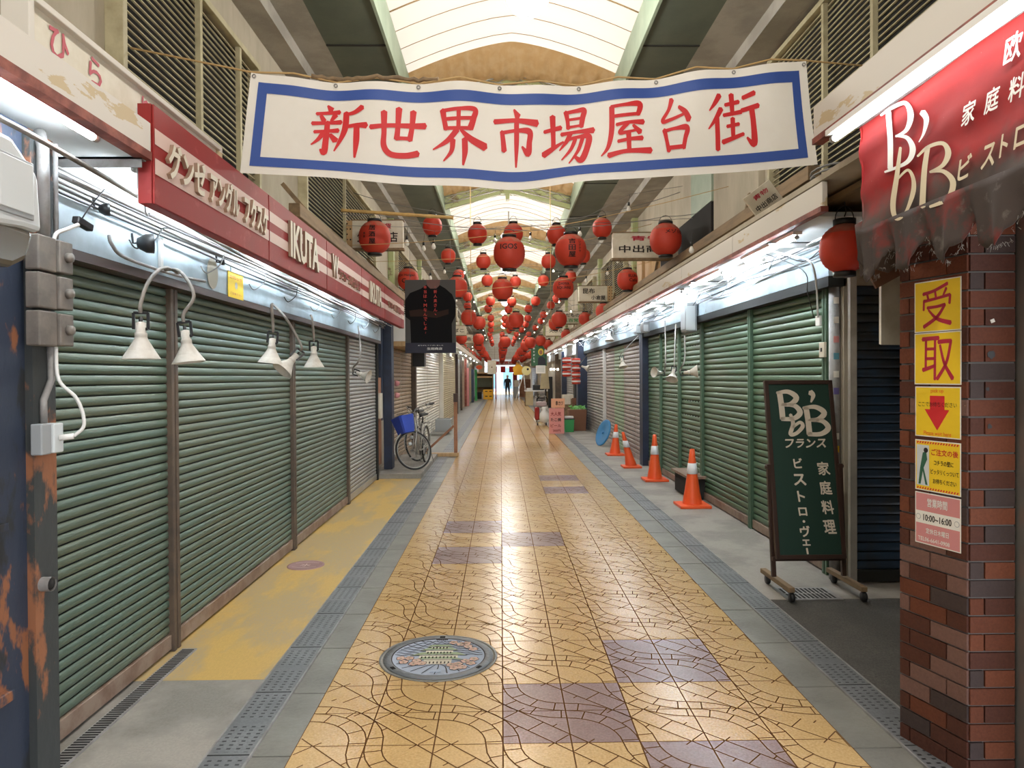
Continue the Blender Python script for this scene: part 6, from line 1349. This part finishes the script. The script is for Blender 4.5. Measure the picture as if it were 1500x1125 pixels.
# ---------------------------------------------------------------- person far away (one skinned body)
def person():
    px = 743.5; g = gnd(px, 582.5); t = thing('person', 'person in dark top and trousers standing far away, seen near the bright street opening', 'person', (g.x, g.y, 0))
    J = [((0, 0, .93), .13), ((0, 0, 1.15), .15), ((0, 0, 1.36), .175), ((0, 0, 1.47), .06), ((0, -.02, 1.53), .058), ((0, -.02, 1.62), .085), ((0, -.02, 1.70), .06),
         ((-.19, 0, 1.38), .06), ((-.25, .02, 1.12), .045), ((-.23, -.07, .90), .035), ((-.23, -.09, .82), .03), ((.19, 0, 1.38), .06), ((.25, .02, 1.12), .045), ((.23, -.07, .90), .035), ((.23, -.09, .82), .03),
         ((-.10, 0, .86), .10), ((-.11, -.03, .48), .065), ((-.12, .03, .10), .045), ((-.13, -.12, .04), .035), ((.10, 0, .86), .10), ((.12, -.02, .48), .065), ((.14, .06, .10), .045), ((.16, -.08, .04), .035)]
    E = [(0, 1), (1, 2), (2, 3), (3, 4), (4, 5), (5, 6), (2, 7), (7, 8), (8, 9), (9, 10), (2, 11), (11, 12), (12, 13), (13, 14), (0, 15), (15, 16), (16, 17), (17, 18), (0, 19), (19, 20), (20, 21), (21, 22)]
    me = bpy.data.meshes.new('body'); me.from_pydata([j[0] for j in J], E, []); o = bpy.data.objects.new('body', me); COL.objects.link(o)
    sk = o.modifiers.new('skin', 'SKIN'); o.modifiers.new('sub', 'SUBSURF').levels = 2
    for i, j in enumerate(J): me.skin_vertices[0].data[i].radius = (j[1], j[1]); me.skin_vertices[0].data[i].use_root = (i == 0)
    dg = bpy.context.evaluated_depsgraph_get(); ev = bpy.data.meshes.new_from_object(o.evaluated_get(dg)); bpy.data.objects.remove(o)
    for m_ in (m_cloth, m_cloth2, m_skin, m_dark): ev.materials.append(m_)
    for p in ev.polygons:
        c = p.center; p.use_smooth = True
        p.material_index = 3 if c.z < .09 else 2 if (c.z > 1.47 or (abs(c.x) > .18 and c.z < .93 and c.z > .7)) else 1 if c.z < .92 else 0
    b = bpy.data.objects.new('body', ev); COL.objects.link(b); b.parent = t
    m = MB(); m.lathe([(.0, .10), (.05, .095), (.09, .05), (.098, -.01), (.085, -.03)], (g.x, g.y + .0, 1.64), n=16); m.build('hair', [m_signw], t)
    m = MB(); m.lathe([(0, .03), (.012, 0), (0, -.02)], (g.x, g.y - .105, 1.61), n=8); m.build('nose', [m_skin], t)
person()

# ---------------------------------------------------------------- street end
struct(MB().bx(-3.2, 3.6, 66.0, 66.3, 3.2, 6.2).build('wall_end', [m_soffit])); struct(MB().bx(-3.2, -1.5, 66.0, 66.3, 0, 3.2).build('wall_end', [m_wallc])); struct(MB().bx(2.0, 3.6, 66.0, 66.3, 0, 3.2).build('wall_end', [m_wallc]))
t = thing('far_banner', 'white banner with red lettering across the far street end', 'banner', (.35, 62, 2.6)); MB().bx(-.8, 2.0, 62, 62.03, 2.62, 3.0).build('cloth', [m_white], t); MB().tube([(-2.3, 62.015, 3.05), (2.85, 62.015, 3.05)], .03).build('pole', [m_steel], t); m = MB(); m.text('新世界市場', (.5, 61.98, 2.81), X3, Z3, w=1.9, h=.28, bold=.03); m.build('lettering', [m_red], t)
tag(MB().tube([(-2.3, 63.015, 2.52), (2.85, 63.015, 2.52)], .02).build('pole', [m_steel]), 'thin horizontal pole carrying the red pennants at the far street end', 'pole')
for k, x in enumerate((-.75, .0, .75, 1.4)): tag(MB().bx(x, x + .42, 63, 63.03, 2.0, 2.5).build('red_pennant', [m_red]), 'red pennant under the far banner, %s from left' % ORD[k + 1], 'pennant', 'pennants under the far banner')
t = thing('building', 'pale daylit building across the street beyond the far opening', 'building', (0, 80, 0)); MB().bx(-6, 6, 80, 84, 0, 12).build('wall', [m_facade], t)
for k, x in enumerate((-2.6, -1.0, .8, 2.6)): MB().bx(x - .5, x + .5, 79.93, 80, .3, 2.6).build('window', [mat('far_glass', (.25, .45, .55), .1)], t)
m = MB(); m.bx(-.3, .1, 74, 74.2, 0, 1.2); tag(m.build('street_planter', [m_lgrey]), 'pale grey box outside the far street opening', 'box')

# ---------------------------------------------------------------- hanging roof lamps
def roof_lamp(c, label, r=.19):
    t = thing('roof_lamp', label, 'lamp', c, 'lamps hanging under the canopy')
    MB().lathe([(0, -.15 * r / .19), (r * .3, -.14 * r / .19), (r * .75, -.08 * r / .19), (r * .9, -.04), (r, .0), (r * .95, .04), (r * .4, .12), (0, .14)], c, n=28).build('bowl', [mat('milky_lamp_glass', (.86, .86, .92), .25, emis=.55)], t)
    ld = bpy.data.lights.new('lamp_light', 'POINT'); ld.energy = 70; ld.color = (1, .96, .88); ld.shadow_soft_size = .12
    lo_ = bpy.data.objects.new('lamp_light', ld); COL.objects.link(lo_); lo_.parent = t; lo_.location = (0, 0, -.32)
    MB().lathe([(0, -.165 * r / .19), (.02, -.16 * r / .19), (.02, -.14 * r / .19)], c, n=10).build('finial', [m_dark], t)
    MB().tube([Vector(c) + Vector((0, 0, .12)), (c[0], c[1], 5.6)], .015).build('stem', [m_steel], t)
p = at(773, 0, 6.5); roof_lamp(tuple(p), 'milky glass bowl lamp hanging at the top edge above the banner', .2)
roof_lamp((XC + .05, 1.4, 5.0), 'added unseen fill lamp high above and in front of the banner'); roof_lamp((XC + .05, -3.7, 5.0), 'added unseen fill lamp behind the viewpoint')  # two unseen lamps added as fill for the banner and near street
for k, y in enumerate((12.1, 17.2, 22.3, 27.4, 32.5, 37.6, 42.7, 47.8)): roof_lamp((XC + .05, y, 5.0), 'hanging roof lamp behind the banner, %s from the camera' % ORD[k + 1], .2)

# ---------------------------------------------------------------- paper lanterns
def lantern_mesh(d):
    R0 = d / 2; prof = []; n = 15; hh = d * .49
    for i in range(n * 2 + 1):
        z = -hh + 2 * hh * i / (2 * n); q = min(1, abs(z) / (hh * 1.06)); r = R0 * (1 - q ** 2.3) ** (1 / 2.05); prof.append((max(r, R0 * .40) - (.004 * d / .3 if i % 2 else 0), z))
    return prof
def make_lantern(nm, label, loc, d, group, dark_top=False):
    t = thing(nm, label, 'lantern', loc, group); loc = Vector(loc); hh = d * .49
    MB().lathe(lantern_mesh(d), loc, n=28, mis=[0] * 24 + [1] * 6).build('paper_body', [m_lant, m_lantd], t)
    for z, h_ in ((hh, .035), (-hh - .03, .03)):
        MB().lathe([(0, z), (d * .225, z), (d * .225, z + h_), (d * .2, z + h_), (0, z + h_ * .6)], loc, n=20).build('top_cap' if z > 0 else 'bottom_cap', [m_dark], t)
    P = [loc + Vector((d * .2 * math.cos(a), 0, hh + .03 + .09 * math.sin(a))) for a in [k * PI / 8 for k in range(9)]]; MB().tube(P, .0035, 0, 5).build('wire_handle', [m_dark], t)
    return t
def letter_lantern(t, loc, d, lines):
    loc = Vector(loc); R0 = d / 2 * 1.012
    m = MB()
    for s_, cx, cz, w_, h_, vert, mi in lines:
        def wp(X, Y, cx=cx, cz=cz):
            x = cx * d + X; z = cz * d + Y; rz = R0 * (1 - min(1, abs(z) / (d * .5194)) ** 2.3) ** (1 / 2.05); return (loc.x + x, loc.y - math.sqrt(max(rz * rz - x * x, 0)) - .001, loc.z + z)
        if vert:
            for k, ch_ in enumerate(s_): m.text(ch_, (0, 0, 0), None, None, w=w_ * d, h=h_ * d, bold=.02, mi=mi, warp=lambda X, Y, k=k, cz=cz, wp=wp: wp(X, Y - k * h_ * 1.2 * d))
        else: m.text(s_, (0, 0, 0), None, None, w=w_ * d, h=h_ * d, bold=.02, mi=mi, warp=wp)
    m.build('lettering', [m_ink, m_white], t)
GB = 'large paper lanterns strung across the street'; GS = 'small paper lanterns strung under the canopy'
BIG = [(10.05, [(549, 348), (746, 371), (836, 367), (975, 351)]), (15.2, [(598, 409), (669.5, 421), (736, 424), (825, 422), (919, 410, 13.6)]), (20.3, [(686.6, 465), (756, 469), (819, 468), (884, 456, 17.6)]), (24.3, [(702, 473), (750, 474), (813, 474), (857, 467, 20.4)]), (28, [(676, 495.6), (701, 497), (740, 501), (777, 502), (792, 499, 30), (830, 491, 26)])]
SMALL = [(11, [(633.4, 331), (699.4, 343), (752, 342), (815, 344), (882, 334)]), (14.6, [(656.7, 375), (708, 383), (803.5, 383), (854, 375)]), (18.8, [(672, 403), (713.6, 411), (754.8, 413), (796, 411), (836, 405)]), (22.8, [(685, 435), (718.4, 441), (749.7, 442), (784.7, 441), (816, 437)]), (26.6, [(685, 448), (715, 452), (745, 453), (774, 452), (807, 447)]), (30, [(719, 466), (740, 467), (773, 466), (796, 461)]), (33, [(719, 475), (740, 475), (770, 475), (792, 470)]), (36, [(719, 483), (746, 484), (764, 483), (784, 480)])]
TXT = {(0, 0): [('居酒屋', .0, .22, .20, .17, True, 0), ('東京', -.25, .05, .07, .08, True, 0)], (0, 1): [('IGOS', -.02, .14, .52, .17, False, 0)], (0, 2): [('吉田屋', 0, .22, .22, .17, True, 0), ('いざかや', .24, .2, .07, .08, True, 0)], (0, 3): [('メゾ10', .16, .18, .55, .14, False, 0)],
       (1, 0): [('Dr.Hanger', 0, .12, .72, .14, False, 0), ('C', -.15, -.12, .2, .2, False, 0)], (1, 3): [('DAIWA', .0, .16, .5, .14, False, 0), ('SQUARE', .0, -.04, .66, .14, False, 0)], (1, 4): [('ELUN', .18, .14, .42, .14, False, 0), ('Café', .2, -.06, .4, .15, False, 0)]}
DESC = {(0, 0): 'large red lantern with vertical black characters in front of the left projecting sign', (0, 1): 'large red lantern lettered IGOS hanging mid-street below the banner', (0, 2): 'large red lantern with vertical black characters right of the mid-street one', (0, 3): 'large red lantern in front of the long right projecting sign',
        (1, 0): 'large red lantern lettered with black script half behind the dark poster', (1, 1): 'large plain red lantern just right of the dark poster edge', (1, 2): 'large plain red lantern in mid-street below the lettered one', (1, 3): 'large red lantern lettered SQUARE on two lines', (1, 4): 'large red lantern lettered Café on the right side'}
protoB = None; protoS = None
def wire(y, pts, label, xr=(-2.25, 2.8), zr_=(4.0, 4.0)):
    P = [(xr[0], y, zr_[0])] + pts + [(xr[1], y, zr_[1])]; Q = []
    for a, b in zip(P, P[1:]):
        for k in range(6):
            u = k / 6; L = abs(b[0] - a[0]); Q.append((a[0] + (b[0] - a[0]) * u, a[1] + (b[1] - a[1]) * u, a[2] + (b[2] - a[2]) * u - .10 * L * u * (1 - u)))
    Q.append(P[-1]); tag(MB().tube(Q, .005, 0, 5).build('string_wire', [m_cable]), label, 'wire', 'wires carrying the lanterns')
def placeB(c, label, i=None, q=None, group=GB):
    global protoB
    if protoB is None: protoB = make_lantern('paper_lantern', label, c, .45, group); t = protoB
    elif (i, q) in TXT: t = make_lantern('paper_lantern', label, c, .45, group)
    else: t = dup(protoB_plain, c, label, group)
    return t
protoB_plain = make_lantern('paper_lantern', 'large plain red lantern just right of the dark poster edge ', at(669.5, 421, 15.2), .45, GB)
protoB = protoB_plain
for i, (Y_, L) in enumerate(BIG):
    cs = []
    for q, e in enumerate(L):
        px, py = e[:2]; Yq = e[2] if len(e) > 2 else Y_; c = at(px, py, Yq); cs.append((c.x, c.y, c.z + .33))
        l_ = DESC.get((i, q)) or 'large red lantern, %s from left in the %s row of large lanterns' % (ORD[q + 1], ORD[i + 1])
        if (i, q) == (1, 1): protoB['label'] = l_; continue
        t = placeB(c, l_, i, q)
        if (i, q) in TXT: letter_lantern(t, c, .45, TXT[(i, q)])
        if Yq < Y_: t.scale = (Yq / Y_,) * 3
    wire(Y_, cs, 'sagging wire carrying the %s row of large lanterns' % ORD[i + 1], zr_=(3.9, 3.9))
row = len(BIG)
for j, Y_ in enumerate((32, 36, 40, 44, 48, 52, 56, 60)):
    cs = []
    for q, x in enumerate((-1.95 + j * .02, -.98, .12, 1.12, 2.15 - j * .05)):
        c = Vector((x, Y_, 2.98 + (.10 if q in (0, 4) else 0) + .05 * math.sin(j * 2 + q)))
        dup(protoB, c, 'distant large red lantern, %s from left in the %s row from the camera' % (ORD[q + 1], ORD[row + j + 1]), 'distant large paper lanterns'); cs.append((c.x, c.y, c.z + .33))
    wire(Y_, cs, 'sagging wire carrying the %s row of large lanterns' % ORD[row + j + 1], zr_=(3.7, 3.7))
protoS = None
for i, (Y_, L) in enumerate(SMALL):
    cs = []
    for q, (px, py) in enumerate(L):
        c = at(px, py, Y_); cs.append((c.x, c.y, c.z + .23)); l_ = 'small plain red lantern, %s from left in the %s row of small lanterns' % (ORD[q + 1], ORD[i + 1])
        if protoS is None: protoS = make_lantern('paper_lantern', l_, c, .30, GS)
        else: dup(protoS, c, l_, GS)
    wire(Y_, cs, 'thin wire carrying the %s row of small lanterns' % ORD[i + 1], zr_=(4.45, 4.45))
for j, Y_ in enumerate((40, 44, 48, 52)):
    cs = []
    for q, x in enumerate((-.6, .1, .9, 1.6)):
        c = Vector((x, Y_, 4.0)); dup(protoS, c, 'distant small red lantern, %s from left in the %s row of small lanterns' % (ORD[q + 1], ORD[len(SMALL) + j + 1]), 'distant small paper lanterns'); cs.append((x, Y_, 4.23))
    wire(Y_, cs, 'thin wire carrying the %s row of small lanterns' % ORD[len(SMALL) + j + 1], zr_=(4.4, 4.4))
c = at(1237, 364, 4.85); t = dup(protoS, c, 'red paper lantern hanging under the right awning beside the red cloth awning', 'lantern by the shop awning', scale=1.09)
m = MB(); m.tube(crom([tuple(c + Vector((0, 0, .22))), tuple(c + Vector((.02, .02, .26))), tuple(c + Vector((0, 0, .32)))], 4), .004); tag(m.build('lantern_hook', [m_dark]), 'dark wire hook holding the lantern beside the red cloth awning', 'hook')

# bulbs on the wires
def bulb(c, label, lit=False, r=.035, group='bulbs hanging on the wires'):
    t = thing('light_bulb', label, 'bulb', c, group); c = Vector(c)
    MB().lathe([(0, -r * 1.3), (r * .7, -r * 1.05), (r, -r * .3), (r * .8, r * .4), (r * .4, r * 1.2), (r * .38, r * 1.4)], c, n=14).build('globe', [m_bulbl if lit else m_bulb], t)
    MB().lathe([(0, r * 3.0), (r * .5, r * 2.9), (r * .55, r * 1.3), (0, r * 1.3)], c, n=10).build('socket', [m_dark], t)
    MB().tube([c + Vector((0, 0, r * 3)), c + Vector((.02, 0, r * 3 + .12))], .003, 0, 4).build('cord', [m_dark], t); return t
BL = [(620.6, 364, 11), (635, 361, 10.5), (596, 356, 10), (849.5, 342.6, 11), (921, 306, 11), (905.6, 382, 12.5), (858.6, 411, 15.2), (630.5, 407, 14.6), (1013, 366, 9), (802, 350, 11), (777, 349, 12), (725, 352, 12), (1158, 345, 6.0), (668, 440, 18), (651, 398, 15), (890, 400, 15)]
pb = None
for k, (px, py, Y_) in enumerate(BL):
    c = at(px, py, Y_); l_ = 'unlit clear bulb on a wire, number %d nearest group counted left to right' % (k + 1)
    near = ['beside the small lantern under the bamboo pole end', 'right of the bulb under the bamboo pole', 'left of the bulbs under the bamboo pole', 'beside the small lantern right of mid-street', 'high on the right near the first wire end', 'below the long right projecting sign', 'left of the lantern lettered Café', 'above the top edge of the dark poster', 'right of the large lantern at the long projecting sign', 'between mid-street lantern and its right neighbour', 'just right of the lantern lettered IGOS', 'just left of the lantern lettered IGOS', 'under the right awning near the tilted sign', 'right of the dark poster at its middle', 'right of the dark poster near its top corner', 'under the lantern group right of the second row'][k]
    if pb is None: pb = bulb(c, 'unlit clear bulb on a wire ' + near)
    else: dup(pb, c, 'unlit clear bulb on a wire ' + near)
for k, (ya, yb, l_) in enumerate(((10.8, 11.2, 'first'), (11.9, 12.6, 'second'), (14.5, 15.3, 'third'), (9.9, 10.6, 'nearest'))):
    L = sorted([at(px, py, Y_) for px, py, Y_ in BL if ya <= Y_ <= yb], key=lambda c: c.x); P = [(-2.28, (ya + yb) / 2, L[0].z + .3)] + [(c.x + .02, c.y, c.z + .225) for c in L] + [(2.84, (ya + yb) / 2, L[-1].z + .35)]
    tag(MB().tube(P, .004, 0, 4).build('string_wire', [m_cable]), '%s thin wire carrying unlit clear bulbs across the street' % l_, 'wire', 'wires carrying the lanterns')
pl = None; kk = 0
for j, Y_ in enumerate((18.3, 21.5, 25.5, 29, 32.5, 36.5, 41, 46, 51)):
    lw = []
    for q, (x, z) in enumerate(((-1.9, 3.55), (-1.0, 4.3), (1.3, 4.35), (2.2, 3.6), (1.75, 3.9))):
        c = (x + .1 * math.sin(j * 3 + q), Y_ + q * .1, z); lw.append((c[0] + .02, c[1], c[2] + .186)); l_ = 'small glowing bulb, %s from left in the %s row of lit bulbs' % (ORD[q + 1], ORD[j + 1])
        if pl is None: pl = bulb(c, l_, True, .022, 'glowing bulbs further along the street')
        else: dup(pl, c, l_, 'glowing bulbs further along the street')
    lw = sorted(lw); tag(MB().tube([(-2.28, Y_, 3.7)] + lw + [(2.84, Y_, 3.8)], .004, 0, 4).build('string_wire', [m_cable]), 'thin wire carrying the %s row of lit bulbs' % ORD[j + 1], 'wire', 'wires carrying the lanterns')
# loose strings and ropes across the street
for k, (a, b, l_) in enumerate((((-2.2, 12.3, 3.6), (2.7, 12.6, 4.3), 'first bare wire across the street behind the large lanterns'), ((-2.2, 13.2, 3.2), (2.8, 13.0, 3.7), 'second bare wire across the street'), ((-2.2, 9.2, 3.3), (2.8, 8.6, 3.9), 'bare wire crossing just in front of the projecting signs'), ((-2.2, 17, 3.9), (2.8, 17.5, 4.0), 'third bare wire across the street'))):
    a = Vector(a); b = Vector(b); P = [a.lerp(b, u / 14) - Vector((0, 0, .18 * math.sin(PI * u / 14))) for u in range(15)]; tag(MB().tube(P, .004, 0, 5).build('string_wire', [m_rope]), l_, 'wire')
for k, (px, Y_, l_) in enumerate(((689, 12.8, 'left'), (806, 13.0, 'right'))):
    a = at(px, 300, Y_); tag(MB().tube([(a.x, a.y, 5.68), (a.x, a.y, 2.6)], .006, 0, 5).build('hanging_rope', [m_rope]), 'long pale rope hanging vertically from the roof, the %s one of two' % l_, 'rope')
